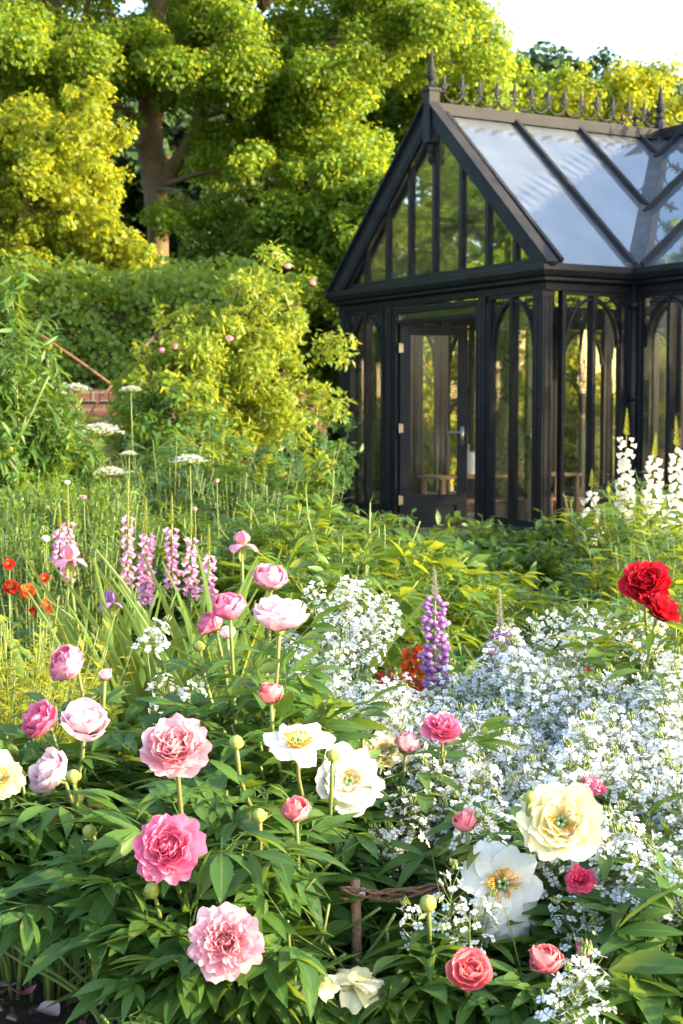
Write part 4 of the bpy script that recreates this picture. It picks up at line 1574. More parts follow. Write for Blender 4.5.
# rose bush with gold young leaves
r = np.random.default_rng(121)
YB_ = 11.2
bl = []
for (px, py, s) in [(290, 300, .16), (278, 330, .2), (305, 335, .22), (250, 345, .2), (322, 360, .22), (285, 370, .28), (240, 375, .26), (205, 365, .22), (180, 375, .18), (195, 400, .26), (235, 415, .3), (280, 415, .34), (315, 410, .28),
                    (165, 400, .18), (150, 395, .14), (310, 450, .24), (260, 450, .3), (215, 445, .28), (175, 435, .22), (296, 282, .10), (268, 300, .12), (318, 305, .14), (330, 330, .12), (140, 388, .10), (150, 420, .24), (185, 452, .26), (225, 470, .26), (172, 372, .13)]:
    q = P(136 + (px - 136) * .74, py, YB_ + r.uniform(-.45, .45))
    bl.append((q[0], q[1], q[2], s * 1.2, s * 1.2, s * 1.0))
for k in range(34):
    q = bl[r.integers(29)]
    d = nrm(r.normal(0, 1, 3) + (0, 0, .5)) * q[3] * 1.15
    bl.append((q[0] + d[0], q[1] + d[1], q[2] + d[2], q[3] * .32, q[3] * .32, q[3] * .45))
x0 = P(250, 400, YB_)[0]
canes = []
for i in range(9):
    q = bl[r.integers(0, len(bl))]
    b0 = np.array([x0 + r.normal(0, .2), YB_ + r.normal(0, .15), 0])
    canes.append(([b0, b0 * .6 + np.array(q[:3]) * .4 + (0, 0, .2), np.array(q[:3])], [.016, .012, .006]))
rose = tree('rose_bush', 'large arching rose bush with yellow bronze young leaves beside the greenhouse', (x0, YB_, 0), canes, bl, 2600, .062, 'rose_leaf', 122, 'rose bush', None, 'bark_dark', 1.0, L_SMALL, .2, (6, .55, .5))
r = np.random.default_rng(125)
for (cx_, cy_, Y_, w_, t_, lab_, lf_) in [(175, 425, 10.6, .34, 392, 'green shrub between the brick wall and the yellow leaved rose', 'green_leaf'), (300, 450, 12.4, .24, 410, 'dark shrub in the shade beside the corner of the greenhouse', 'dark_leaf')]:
    top_ = P(cx_, t_, Y_)[2]
    x_ = P(cx_, 400, Y_)[0]
    tree('leafy_shrub', lab_, (x_, Y_, 0), [([(x_, Y_, 0), (x_ + .05, Y_, top_ * .5), (x_, Y_, top_ * .85)], [.025, .015, .006])], crown_blobs((x_, Y_, top_ * .55), (w_, w_ * .8, top_ * .42), 26, .17, r, .2), 1500, .075, lf_, 126, 'shrub', None, 'bark_dark', 1.0, L_OVATE, .2, (6, .55, .5))
for i, (px, py) in enumerate([(162, 352), (176, 348), (165, 387), (288, 268), (312, 284), (230, 340)]):
    q = P(px, py, YB_ - .5) - np.array([x0, YB_, 0])
    bloom(rose, 'ball', 'pink', .028, q, (r.normal(0, .3), -.6, .7), 900 + i)

# tall grey green willow-leaved shrub at the left edge
def herb(root, r, n, rad, h, hj, nleaf, tpls, lsize, leafm, stem_r=.004, t0=.1, rise=.4, spread=1.0, lean=(0, 0), stemm='stem', ret=True):
    """stems from a common root with leaves all along; returns stem tips"""
    sm, fm, tips = MB(), MB(), []
    for i in range(n):
        a = i * 2.4 + r.normal(0, .3)
        q = math.sqrt((i + .5) / n)
        p0 = np.array([math.cos(a), math.sin(a), 0]) * rad * .3 * q
        hh = h * (1 + hj * r.normal(0, 1))
        tip = np.array([math.cos(a) * rad * q * spread + lean[0], math.sin(a) * rad * q * spread + lean[1], hh])
        pts = curve3(p0, tip, nrm(np.array([math.cos(a) * .25 * q, math.sin(a) * .25 * q, 1])), 9)
        sm.tube(pts, np.linspace(stem_r, stem_r * .5, 9), 5)
        if nleaf:
            put_leaves(fm, pts, tpls, r, lsize, t0, 1.0, nleaf, rise)
        tips.append((pts[-1], nrm(pts[-1] - pts[-2]), pts))
    if sm.n:
        sm.build('stems', M[stemm], root)
    if fm.n:
        fm.build('foliage', M[leafm], root)
    return tips


def base_at(px, Y):
    q = P(px, 500, Y)
    return (q[0], Y, ground_z(q[0], Y))


r = np.random.default_rng(130)
for i, (px, Y, w_, top, lab) in enumerate([(-6, 7.6, .26, 362, 'tall grey green shrub with willow like leaves at the left edge'), (28, 8.2, .15, 385, 'shorter grey green shrub in front of the hedge beside the willow leaved shrub')]):
    x_, z_ = P(px, 400, Y)[0], P(px, top, Y)[2]
    st = [([(x_ + r.normal(0, .05), Y, 0), (x_ + r.normal(0, .12), Y + r.normal(0, .1), z_ * .5), (x_ + r.normal(0, .2), Y + r.normal(0, .15), z_ * .95)], [.014, .009, .004]) for _ in range(9)]
    tree('leafy_shrub', lab, (x_, Y, 0), st, crown_blobs((x_, Y, z_ * .55), (w_, w_, z_ * .44), 34, .15, r, .2, 1.5), 1300, .10, 'green_leaf', 131 + i, 'shrub', 'grey green shrubs at the left', 'stem', 1.0, L_LANCE, .1, (6, .6, 1.0))
t = thing('leafy_shrub', 'low grey green shrub in front of the brick wall', 'shrub', base_at(40, 9.0), 0, 'grey green shrubs at the left')
herb(t, r, 40, .42, 1.1, .09, 22, [L_LANCE, L_OVATE], .12, 'grey_leaf', .005, .1, .5)

# bare leaning pole across the hedge
root = thing('leaning_pole', 'bare reddish brown pole leaning across the front of the hedge', 'pole', P(112, 385, 12.2))
q = P(112, 385, 12.2)
MB().tube([P(14, 318, 12.4) - q, P(45, 338, 12.3) - q, P(80, 362, 12.25) - q, (0, 0, 0)], [.009, .012, .014, .012], 7).build('shaft', M['twig'], root)
MB().tube([(0, 0, 0), P(95, 405, 12.15) - q, P(84, 425, 12.1) - q], [.011, .009, .006], 6).build('side_branch', M['twig'], root)

# ================================================================== BORDER, MIDDLE DISTANCE
# feathery blue green plants in front of the wall and rose
MIDS = [(75, 9.6, .85), (105, 9.0, .82), (140, 9.4, .9), (170, 8.8, .95), (205, 9.3, 1.0), (235, 8.6, .85), (265, 9.0, .85), (295, 9.4, .95), (312, 10.2, .8), (120, 8.0, .75), (160, 7.6, .7), (200, 7.8, .7), (90, 7.4, .75), (240, 7.4, .65), (130, 6.8, .6), (60, 6.9, .65), (185, 6.6, .55), (30, 7.3, .75)]
proto = []
for i in range(3):
    r = np.random.default_rng(140 + i)
    t = thing('leafy_perennial', '', 'perennial', (0, 0, 0), 0, 'blue green perennials filling the border')
    herb(t, r, 24, .34, 1.0, .12, 16, [[FERNY, L_LANCE], [PINNATE, L_OVATE], [L_LANCE, L_OVATE]][i], [.19, .2, .15][i], ['blue_leaf', 'green_leaf', 'blue_leaf'][i], .004, .15, .4)
    proto.append(t)
rr = np.random.default_rng(150)
for i, (px, Y, h) in enumerate(MIDS):
    b = base_at(px, Y)
    near = 'in front of the brick wall and rose' if Y > 8.5 else ('among the pink flower spikes' if Y < 7 else 'in the middle of the border behind the pink flower spikes')
    lab = ['feathery blue green perennial ', 'broad leaved green perennial ', 'mixed feathery perennial '][i % 3] + near
    if i < 3:
        o = proto[i]
        o.location, o.scale, o['label'] = b, (h,) * 3, lab
    else:
        o = dup(proto[i % 3], b, rr.uniform(0, 6.28), h, lab)

# grey green grassy stems with pale seed heads at the left
GR = [(10, 6.5, 1.0), (32, 6.3, .98), (55, 6.6, 1.04), (80, 6.4, 1.0), (105, 6.7, 1.0), (128, 6.4, .92), (-6, 6.0, .95), (22, 5.7, .82), (48, 5.8, .86), (95, 5.9, .86)]
for i, (px, Y, h) in enumerate(GR):
    if i == 0:
        r = np.random.default_rng(160)
        g0 = thing('tall_stems', '', 'perennial', base_at(px, Y), 0, 'tall grassy stems at the left')
        tips = herb(g0, r, 26, .2, .86, .09, 15, [L_NARROW], .15, 'grey_leaf', .0045, .05, 1.0)
        sp = MB()
        for (p, d, pts) in tips:
            n = 16
            tt = r.random(n)
            pp_ = p[None] + d[None] * (tt[:, None] * .13 - .05)
            yy = nrm(r.normal(0, 1, (n, 3)) + d * .8)
            sp.scatter(L_SMALL, frames(yy, r.normal(0, 1, (n, 3))), pp_, .022, r.random(n))
        SEED = sp.build('seed_head', M['peony_leaf_light'], g0)
        SEED['kind'] = 'stuff'
        o = g0
        o.scale = (h,) * 3
    else:
        o = dup(g0, base_at(px, Y), rr.uniform(0, 6), h)
    o['label'] = 'upright clump of grey green stems tipped with pale yellow seed heads'

# white umbels
for i, (px, py, Y, w) in enumerate([(100, 424, 8.6, .13), (190, 455, 7.8, .09), (129, 451, 8.4, .05), (76, 384, 9.2, .09), (110, 467, 8.0, .09), (131, 386, 9.4, .07), (92, 585 - 60, 6.8, .04)]):
    r = np.random.default_rng(170 + i)
    c = P(px, py, Y)
    t = thing('umbel_flower', ['largest flat white umbel flower in front of the brick wall', 'flat white umbel flower in front of the rose bush', 'small greenish umbel flower beside the large white umbel', 'pale green umbel flower above the top of the brick wall',
                               'white umbel flower just below the largest flat umbel', 'yellowish green umbel flower under the leaning pole', 'tiny white umbel flower low among the grassy stems'][i], 'flower', (c[0], Y, 0), 0, 'flat umbel flowers')
    fl, st = MB(), MB()
    hh = c[2]
    st.tube(curve3((r.normal(0, .05), .05, 0), (0, 0, hh - w * .6), (0, 0, 1)), np.linspace(.005, .003, 9), 6)
    for k in range(26):
        a, q = k * 2.4, math.sqrt((k + .3) / 26)
        e = np.array([math.cos(a) * w * q, math.sin(a) * w * q, hh - w * .40 * q * q])
        st.tube([(0, 0, hh - w * .6), e - (0, 0, .004)], [.0018, .001], 3)
        n = 16
        T = e + r.normal(0, 1, (n, 3)) * (w * .10, w * .10, w * .035)
        fl.scatter(FLORET5, frames(nrm(r.normal(0, 1, (n, 3)) * (1, 1, .1)), nrm(r.normal(0, .25, (n, 3)) + (0, 0, 1))), T, w * .062, r.random(n))
    fl.build('flower_head', PM['umbel'], t)
    fm = MB()
    put_leaves(fm, curve3((0, .05, 0), (0, 0, hh - w), (0, 0, 1)), [FERNY], r, .22, .15, .85, 7, .4)
    fm.build('foliage', M['blue_leaf'], t)
    st.build('stem', M['stem'], t)

# leaf mounds at the foot of the greenhouse
gl = [(398, 11.6, .42), (440, 11.2, .36), (485, 11.4, .38), (525, 11.0, .36), (560, 11.3, .42), (600, 11.0, .42), (420, 10.4, .32), (465, 10.3, .28), (545, 10.0, .34), (590, 9.6, .38), (640, 10.5, .6), (675, 10.8, .7), (360, 10.6, .44), (700, 9.5, .7)]
for i, (px, Y, h) in enumerate(gl):
    if i < 2:
        r = np.random.default_rng(180 + i)
        t = thing('leafy_mound', '', 'perennial', base_at(px, Y), 0, 'dark green leafy mounds at the foot of the greenhouse')
        herb(t, r, 26, .42, 1.0, .1, 11, [PINNATE, L_OVATE], .24, 'green_leaf', .005, .25, .2)
        if i == 0:
            gm0 = t
        else:
            gm1 = t
        t.scale = (h,) * 3
        o = t
    else:
        o = dup([gm0, gm1][i % 2], base_at(px, Y), rr.uniform(0, 6), h * 1.05)
    o['label'] = ('dark green leafy mound below the greenhouse door and sill' if px < 545 else 'dark green leafy mound beside the white foxgloves') + (', front row' if Y < 10.8 else ', back row against the sill')

# lime leaved fillers at the right among the foxgloves and under the red peonies
LF = [(612, 8.6, .75), (645, 8.2, .72), (672, 7.4, .75), (630, 7.0, .62), (600, 7.6, .5), (690, 6.4, .7), (655, 5.8, .6), (560, 6.8, .42), (530, 7.4, .4), (615, 5.6, .52), (680, 5.0, .6), (585, 5.6, .42), (505, 6.6, .36)]
for i, (px, Y, h) in enumerate(LF):
    if i == 0:
        r = np.random.default_rng(190)
        lf0 = thing('leafy_perennial', '', 'perennial', base_at(px, Y), 0, 'light green leafy plants at the right')
        herb(lf0, r, 26, .40, 1.0, .12, 16, [L_OVATE, L_LANCE], .19, 'peony_leaf_light', .005, .15, .35)
        o = lf0
        o.scale = (h,) * 3
    else:
        o = dup(lf0, base_at(px, Y), rr.uniform(0, 6), h)
    o['label'] = 'sunlit light green leafy plant ' + ('around the feet of the white foxgloves' if Y > 7.2 else 'on the soil behind the white flower drift' if px < 600 else 'below and behind the red peonies')

# light green peonies not in flower, middle of the picture
for i, (px, Y, rad, h, n, lab) in enumerate([(285, 6.6, .48, .84, 28, 'light green peony clump not in flower, left of the pair in the middle'), (385, 6.0, .54, .76, 36, 'light green peony clump not in flower in front of the greenhouse door'), (340, 5.0, .42, .72, 22, 'light green leafy clump just behind the tallest pink peonies'),
                                             (450, 6.9, .40, .55, 18, 'low light green peony clump beside the bare soil and purple lupin'), (230, 6.2, .36, .70, 18, 'light green leafy clump behind the pink flower spikes and pink iris')]):
    q = base_at(px, Y)
    peony_bush(lab, q[:2], rad, h, n, [], 200 + i, 'peony_leaf_light', .29, 'light green clumps without flowers', shoots=3)

# spikes: penstemon / foxglove / lupin
def bell_tpl(flare=1.0):
    mb = MB()
    mb.lathe([(.05, 0), (.20, .12), (.27, .4), (.30, .7), (.42 * flare, .92), (.50 * flare, 1.0)], 7)
    V = np.concatenate(mb.V)[:, [0, 2, 1]] * (1, 1, -1)
    return V, mb.F, V[:, 1].copy()


BELL = bell_tpl()


def spike(root, r, p0, p1, wid, n, fsize, mat, tip_frac=.28, down=.45, tpl=BELL, tipm='lime_leaf', whorl=0):
    """a flower spike between two points: open flowers below, tight buds at the tip"""
    p0, p1 = np.array(p0), np.array(p1)
    ax = nrm(p1 - p0)
    L = np.linalg.norm(p1 - p0)
    fl, bd = MB(), MB()
    k = np.arange(n)
    t = (k + .5) / n
    if whorl:
        t = (np.floor(k / whorl) + .5) / math.ceil(n / whorl)
    az = k * 2.4 + r.normal(0, .2, n)
    if whorl:
        az = (k % whorl) * 2 * PI / whorl + np.floor(k / whorl) * .5 + r.normal(0, .12, n)
    out = np.stack([np.cos(az), np.sin(az), np.zeros(n)], -1)
    op = t < 1 - tip_frac
    size = fsize * np.clip(1.08 - .45 * t, .3, 1) * r.uniform(.85, 1.12, n)
    d = nrm(out + np.array([0, 0, -1.0]) * down + r.normal(0, .12, (n, 3)))
    T = p0 + ax * (t * L)[:, None] + out * (wid * .12) + r.normal(0, .05 * wid, (n, 3))
    fl.scatter(tpl, frames(d[op], (r.normal(0, .1, (n, 3)) + (0, 0, 1))[op]), T[op], size[op], r.random(op.sum()))
    fl.build('flowers', PM[mat], root)
    nb = int(44 * tip_frac / .28)
    tb = 1 - tip_frac + tip_frac * 1.15 * np.arange(nb) / nb
    azb = np.arange(nb) * 2.4
    ob = np.stack([np.cos(azb), np.sin(azb), np.full(nb, .5)], -1)
    bd.scatter(leaf_tpl(.6, 3, .6, -.2), frames(nrm(ob), np.tile([0, 0, 1.0], (nb, 1)) - ob * .5), p0 + ax * (tb * L)[:, None], fsize * np.linspace(.66, .24, nb), r.random(nb))
    bd.build('buds', M.get(tipm) or PM[tipm], root)


def spike_plant(name, label, cat, px, py_tip, py_bot, Y, wid, n, fsize, mat, seed, leaf, group, tip_frac=.28, tpl=BELL, down=.45, whorl=0, leaves=([L_LANCE], .13), tipm='lime_leaf', lean=0.0):
    r = np.random.default_rng(seed)
    a, b = P(px, py_bot, Y), P(px + lean, py_tip, Y)
    gz = ground_z(a[0], Y)
    root = thing(name, label, cat, (a[0], Y, gz), 0, group)
    o = np.array([a[0], Y, gz])
    foot = np.array([r.normal(0, .03), .03, 0])
    pts = np.concatenate([curve3(foot, a - o, nrm(b - a), 8), [(a - o) * .5 + (b - o) * .5, b - o]])
    MB().tube(pts, np.linspace(.006, .0025, len(pts)), 6).build('stem', M['stem'], root)
    fm = MB()
    put_leaves(fm, pts[:8], leaves[0], r, leaves[1], .15, .95, 12, .3)
    fm.build('foliage', M[leaf], root)
    spike(root, r, a - o, b - o, wid, n, fsize, mat, tip_frac, down, tpl, tipm, whorl)
    return root


for i, (px, a, b, Y) in enumerate([(68, 494, 578, 5.3), (128, 480, 584, 5.4), (146, 502, 600, 5.3), (172, 496, 586, 5.3), (191, 508, 594, 5.25), (209, 528, 602, 5.1), (60, 512, 562, 5.45)]):
    spike_plant('foxglove', ['mauve pink flower spike directly above the pink iris', 'mauve pink flower spike with a long pale bud tip, left of the broad spike', 'broadest pink flower spike in the row above the iris leaves', 'narrow mauve spike with a yellow tip in the middle of the row',
                             'slender pink spike second from the right of the row', 'pink flower spike at the right end of the row', 'slim mauve spike just left of the spike above the iris'][i],
                'foxglove', px, a, b, Y, .06, 64 if i == 2 else 46, .0235 if i != 2 else .029, 'foxpink', 400 + i, 'green_leaf', 'pink flower spikes above the iris leaves', .32, down=.85)
for i, (px, a, b, Y, n) in enumerate([(590, 472, 545, 9.0, 34), (624, 412, 520, 9.0, 50), (650, 436, 530, 8.9, 46), (678, 420, 540, 8.6, 52), (662, 500, 540, 9.2, 20), (610, 515, 550, 8.8, 16)]):
    spike_plant('foxglove', ['shortest slim white foxglove in front of the side window', 'tall white foxglove in front of the greenhouse downpipe', 'white foxglove with a leaning green tip right of the downpipe', 'tallest white foxglove at the right edge of the picture',
                             'short white foxglove between the two tall right hand ones', 'small white foxglove spike low below the downpipe'][i],
                'foxglove', px, a, b, Y, .12, int(n * 1.15), .047, 'foxwhite', 420 + i, 'peony_leaf_light', 'white foxgloves by the greenhouse', .22, lean=[2, 3, 6, -2, 0, 1][i], leaves=([L_OVATE], .17))
PEA = (np.array([(0, 0, 0), (.30, .35, .05), (.34, .75, .1), (0, 1.0, .12), (-.34, .75, .1), (-.30, .35, .05), (0, .45, .42), (0, .85, .38), (0, .5, -.28)], float),
       [np.array([(0, 1, 6), (0, 6, 5), (0, 8, 1), (0, 5, 8)]), np.array([(1, 2, 7, 6), (5, 6, 7, 4), (1, 8, 3, 2), (8, 5, 4, 3)]), np.array([(2, 3, 7), (7, 3, 4)])], np.array([0, .5, 1, 1, 1, .5, .2, .2, .8], float))
for i, (px, a, b, Y) in enumerate([(435, 574, 690, 3.85), (500, 594, 676, 3.95)]):
    spike_plant('lupin', ['larger purple lupin spike with pale green tip above the white flowers', 'smaller purple lupin with a tawny tip, right of the larger one'][i], 'lupin', px, a, b, Y, .09, 126 if i == 0 else 81, .031 if i == 0 else .026, 'lupin', 440 + i, 'green_leaf', 'purple lupins',
                .24 if i == 0 else .42, PEA, .05, 9, ([PALM], .16), 'lupinbud')
spike_plant('snapdragon', 'orange and red snapdragon spike beside the larger purple lupin', 'snapdragon', 411, 632, 694, 3.9, .06, 34, .031, 'orange', 450, 'green_leaf', None, .2)
spike_plant('snapdragon', 'small dark red flower spike left of the orange snapdragon', 'snapdragon', 386, 660, 702, 3.9, .05, 18, .026, 'geum', 451, 'green_leaf', None, .2)


# irises
def iris_flower(root, c, s, mat, seed):
    r = np.random.default_rng(seed)
    mb = MB()
    for k in range(3):
        petal(mb, k * 2.094 + .5, s * 1.0, s * .52, R(45), R(-55), .4, .10, s * .05, 0, r, 8, 8, v=r.random() * .5)
    for k in range(3):
        petal(mb, k * 2.094 + 1.55 + .5, s * 1.15, s * .46, R(60), R(170), -.15, .12, s * .05, 0, r, 8, 8, v=.5 + r.random() * .5)
    o = mb.build('bloom', PM[mat], root)
    o.location = [float(a) for a in c]
    return o


def iris_clump(label, px, Y, n, h, seed, flowers):
    r = np.random.default_rng(seed)
    b = base_at(px, Y)
    root = thing('iris_plant', label, 'iris', b, 0, 'iris clumps')
    lt = leaf_tpl(.058, 8, .5, .0, .25)
    mb = MB()
    V0, F0, g0_ = lt
    for k in range(n):
        a = r.uniform(0, PI)
        fan = r.normal(0, .2)
        hh = h * r.uniform(.65, 1.1)
        bend = r.uniform(0, .25) * (1 if r.random() < .85 else 3.0)
        W = V0.copy()
        t = W[:, 1]
        x = W[:, 0] * 1.0
        px_ = np.sin(fan + bend * t ** 2 * np.sign(fan)) * t
        pz_ = np.cos(fan + bend * t ** 2) * t
        Q = np.stack([px_ + x * np.cos(fan), W[:, 2], pz_ - x * np.sin(fan)], -1) * hh
        ca, sa = math.cos(a * .5 - .6), math.sin(a * .5 - .6)
        Q = np.stack([Q[:, 0] * ca - Q[:, 1] * sa, Q[:, 0] * sa + Q[:, 1] * ca, Q[:, 2]], -1)
        Q += np.array([r.normal(0, .15), r.normal(0, .10), 0])
        mb.add(Q, F0, v=r.random(), g=g0_)
    mb.build('foliage', M['iris_leaf'], root)
    for i, (fx, fy, s, mat) in enumerate(flowers):
        c = P(fx, fy, Y - .1) - np.array(b)
        iris_flower(root, c, s, mat, seed + 7 * i)
        MB().tube(curve3((c[0] * .5, 0, 0), c, (0, 0, 1)), np.linspace(.008, .005, 9), 6).build('flower_stem', M['stem'], root)
        sp = MB()
        sp.scatter(leaf_tpl(.4, 3, .5, 0), frames(np.array([[.1, 0, 1.0], [-.1, 0, 1.0]]), np.array([[0, -1.0, 0], [0, 1.0, 0]])), np.array([c - (0, 0, s * 1.2)] * 2), s * 1.3, .5)
        sp.build('spathe', M['bud'], root)
    return root


iris_clump('large iris clump with broad sword leaves behind the pink peonies', 195, 4.35, 80, .74, 460, [])
iris_clump('iris clump bearing one bright pink iris and one violet iris', 118, 4.5, 34, .66, 461, [(70, 560, .055, 'irispink'), (111, 603, .045, 'irisviolet')])
iris_clump('tall iris with a mauve and dark pink flower behind the topmost peony', 243, 4.8, 16, .62, 462, [(242, 545, .052, 'irispink')])
iris_clump('short iris leaves standing between the two purple lupins', 462, 5.0, 12, .5, 463, [])

# scarlet geums at the left edge, and a few scarlet blooms behind the white drift
for i, (px, py, Y, s, lab) in enumerate([(9, 565, 4.7, .024, 'dark red geum flower highest at the left edge'), (11, 588, 4.5, .030, 'red geum flower at the left edge below the dark one'), (28, 592, 4.5, .030, 'orange red geum flower right of the red one'), (44, 579, 4.6, .022, 'small coral geum bud above the orange red flowers'),
                                         (48, 606, 4.4, .028, 'orange geum flower nearest the iris leaves'), (33, 612, 4.4, .014, 'tiny red geum bud below the orange flowers'), (560, 664, 4.3, .038, 'scarlet flower left of two behind the white drift'), (577, 656, 4.4, .034, 'scarlet flower right of two behind the white drift'), (588, 670, 4.25, .018, 'small scarlet bud between white flower heads')]):
    c = P(px, py, Y)
    gz = ground_z(c[0], Y)
    t = thing('geum' if i < 6 else 'scarlet_flower', lab, 'flower', (c[0], Y, gz), 0, 'scarlet flowers')
    c = c - np.array([c[0], Y, gz])
    s *= .8
    bloom(t, 'loose' if s > .016 else 'ball', 'geum' if i not in (2, 4) else 'orange', s, c, (.1, -.75, .6), 480 + i)
    pts = curve3((.04, .03, 0), c - (0, -.5 * s, .4 * s), (0, .3, 1))
    MB().tube(pts, np.linspace(.004, .002, 9), 5).build('flower_stem', M['stem'], t)
    fm = MB()
    put_leaves(fm, pts, [PINNATE], np.random.default_rng(490 + i), .18, .05, .7, 7, .3)
    fm.build('foliage', M['green_leaf'], t)

# yellow lime subshrub at the left edge
for i, (px, Y, h, lab) in enumerate([(12, 3.7, .60, 'bright yellow green leafy clump at the left edge behind the pink peonies'), (-16, 3.4, .55, 'yellow green leafy clump cut by the left edge'), (40, 4.1, .46, 'smaller yellow green clump in front of the iris leaves')]):
    r = np.random.default_rng(500 + i)
    t = thing('golden_herb', lab, 'herb', base_at(px, Y), 0, 'yellow green clumps at the left')
    herb(t, r, 46, .26, h, .10, 26, [L_SMALL], .045, 'lime_leaf', .003, .2, .5)

# a few small wild flowers standing above the border
for i, (px, py, Y, c, s, lab) in enumerate([(435 // 2, 482, 6.4, 'pink', .012, 'tiny pink flower on a thin stem above the pink spikes'), (84, 499, 6.2, 'foxpink', .014, 'tiny mauve flower above the grassy stems'), (195, 510, 6.3, 'soft', .012, 'tiny pink bud standing behind the narrow mauve spike'), (46, 541, 5.6, 'umbel', .018, 'small white flower low among the grassy stems'), (68, 484, 6.2, 'umbel', .012, 'tiny pale blue white flower among the seed heads')]):
    q = P(px, py, Y)
    t = thing('wild_flower', lab, 'flower', (q[0], Y, 0), 0, 'tiny flowers above the border')
    bloom(t, 'ball', c, s, (0, 0, q[2]), (0, -.4, .8), 510 + i)
    MB().tube(curve3((.03, .02, 0), (0, 0, q[2]), (0, 0, 1)), np.linspace(.004, .002, 9), 5).build('flower_stem', M['stem'], t)

# low ground cover between the plants
r = np.random.default_rng(520)
mb = MB()
n = 30000
Y = r.uniform(4.0, 12.2, n)
X = r.uniform(-.27, .27, n) * Y
keep = ~((X > .30) & (X < 1.5) & (Y > 8.0) & (Y < 9.9))
X, Y = X[keep], Y[keep]
n = len(X)
hz = .05 + .26 * r.random(n) * (1 + .5 * np.sin(X * 5) * np.sin(Y * 3))
Z = np.array([ground_z(a, b) for a, b in zip(X, Y)]) + hz
zz = nrm(r.normal(0, .45, (n, 3)) + (0, -.1, 1))
yy = nrm(np.cross(zz, r.normal(0, 1, (n, 3))) + (0, 0, .25))
mb.scatter(L_OVATE, frames(yy, zz), np.stack([X, Y, Z], -1), r.uniform(.06, .13, n), r.random(n))
tag(mb.build('ground_cover', M['green_leaf']), 'low green ground cover filling the gaps between the border plants', 'ground cover', kind='stuff')

# ================================================================== FOREGROUND PEONIES
U = lambda x, y, z: (x, y, z)
plan_peony('peony bush at the left with four pink blooms above dark green leaves', (-.58, 2.90), .34, .46, 26, [
    ('ball', 'pink', 68, 664, 3.0, .046, U(-.5, -.5, .6), 'rounded pink bloom turned to the left, top of the group'),
    ('cup', 'hot', 40, 720, 2.9, .044, U(-.55, -.42, .6), 'deep pink bloom leaning left'),
    ('cup', 'pale', 85, 722, 2.78, .050, U(.12, -.36, .85), 'pale pink ruffled bloom in the middle of the group'),
    ('cup', 'pale', 51, 772, 2.7, .048, U(-.6, -.36, .55), 'palest pink lilac bloom lowest of the group'),
    ('bud', 'soft', 105, 677, 2.9, .014, U(.1, -.2, .9)), ('green', None, 73, 776, 2.62, .0125, U(-.1, -.5, .8)), ('green', None, 89, 831, 2.5, .0115, U(-.5, -.3, .7)), ('green', None, 20, 775, 2.75, .011, U(-.2, -.3, .8))], 601, t0=.5)
plan_peony('peony bush with three big open pink blooms, one above the other', (-.26, 2.66), .38, .41, 30, [
    ('open', 'soft', 175, 746, 2.3, .0555, U(.0, -.72, .62), 'light pink open double bloom, uppermost of the three'),
    ('open', 'hot', 168, 848, 2.28, .0545, U(-.05, -.85, .5), 'vivid pink open double bloom, middle of the three'),
    ('fluffy', 'soft', 226, 941, 2.15, .0555, U(.05, -.86, .45), 'pale pink frilled double bloom, lowest of the three'),
    ('green', None, 259, 815, 2.4, .0115, U(-.1, -.4, .9)), ('green', None, 152, 890, 2.35, .013, U(-.3, -.3, .8))], 602)
plan_peony('tallest pink peony bush with a cluster of rounded blooms at its top', (-.10, 2.98), .30, .54, 24, [
    ('ball', 'pink', 271, 579, 3.05, .041, U(.05, -.35, .9), 'rounded pink bloom, highest in the picture'),
    ('ball', 'hot', 228, 607, 2.95, .039, U(-.1, -.4, .8), 'deeper pink rounded bloom left of the pale one'),
    ('ball', 'hot', 211, 624, 3.02, .033, U(-.4, -.3, .7), 'half hidden deep pink bloom at the left of the cluster'),
    ('cup', 'pale', 281, 615, 2.72, .053, U(.1, -.12, .98), 'very pale pink bowl shaped bloom in profile'),
    ('bud', 'coral', 271, 697, 2.72, .025, U(.0, -.25, .95), 'coral pink opening bud below the pale bowl'),
    ('bud', 'coral', 296, 814, 2.45, .0245, U(-.05, -.35, .9), 'coral pink opening bud low among the leaves'),
    ('green', None, 236, 742, 2.55, .0125, U(-.05, -.3, .9)), ('green', None, 199, 646, 3.0, .011, U(-.2, -.2, .9)), ('ball', 'pale', 227, 633, 3.0, .020, U(0, -.3, .8))], 603)
plan_peony('peony bush with cream and white blooms in the centre of the picture', (.03, 3.02), .32, .38, 22, [
    ('single', 'white', 298, 738, 2.62, .062, U(.05, -.42, .88), 'single white bloom with yellow stamens, petals spread'),
    ('loose', 'white', 350, 780, 2.72, .060, U(.25, -.7, .4), 'white bloom drooping behind a bud'),
    ('loose', 'cream', 382, 750, 3.02, .046, U(-.1, -.5, .8), 'cream bloom behind the white one'),
    ('bud', 'soft', 407, 747, 2.9, .028, U(.12, -.2, .9), 'pink bud with cream base beside the cream bloom'),
    ('cup', 'hot', 370, 760, 3.1, .028, U(.2, -.6, .6), 'small deep pink bloom half hidden behind the white one'),
    ('green', None, 333, 755, 2.6, .011, U(.1, -.2, .9)), ('bud', 'hot', 363, 737, 3.0, .009, U(.1, -.2, .9))], 604)
plan_peony('peony bush with one pink bloom in front of the white flower drift', (.24, 2.80), .30, .26, 18, [
    ('open', 'hot', 443, 727, 2.9, .040, U(.05, -.5, .8), 'vivid pink ruffled bloom against the white flowers'),
    ('bud', 'coral', 465, 825, 2.5, .021, U(-.25, -.2, .9), 'coral bud in green sepals'),
    ('green', None, 428, 903, 2.3, .0135, U(-.1, -.45, .85))], 605)
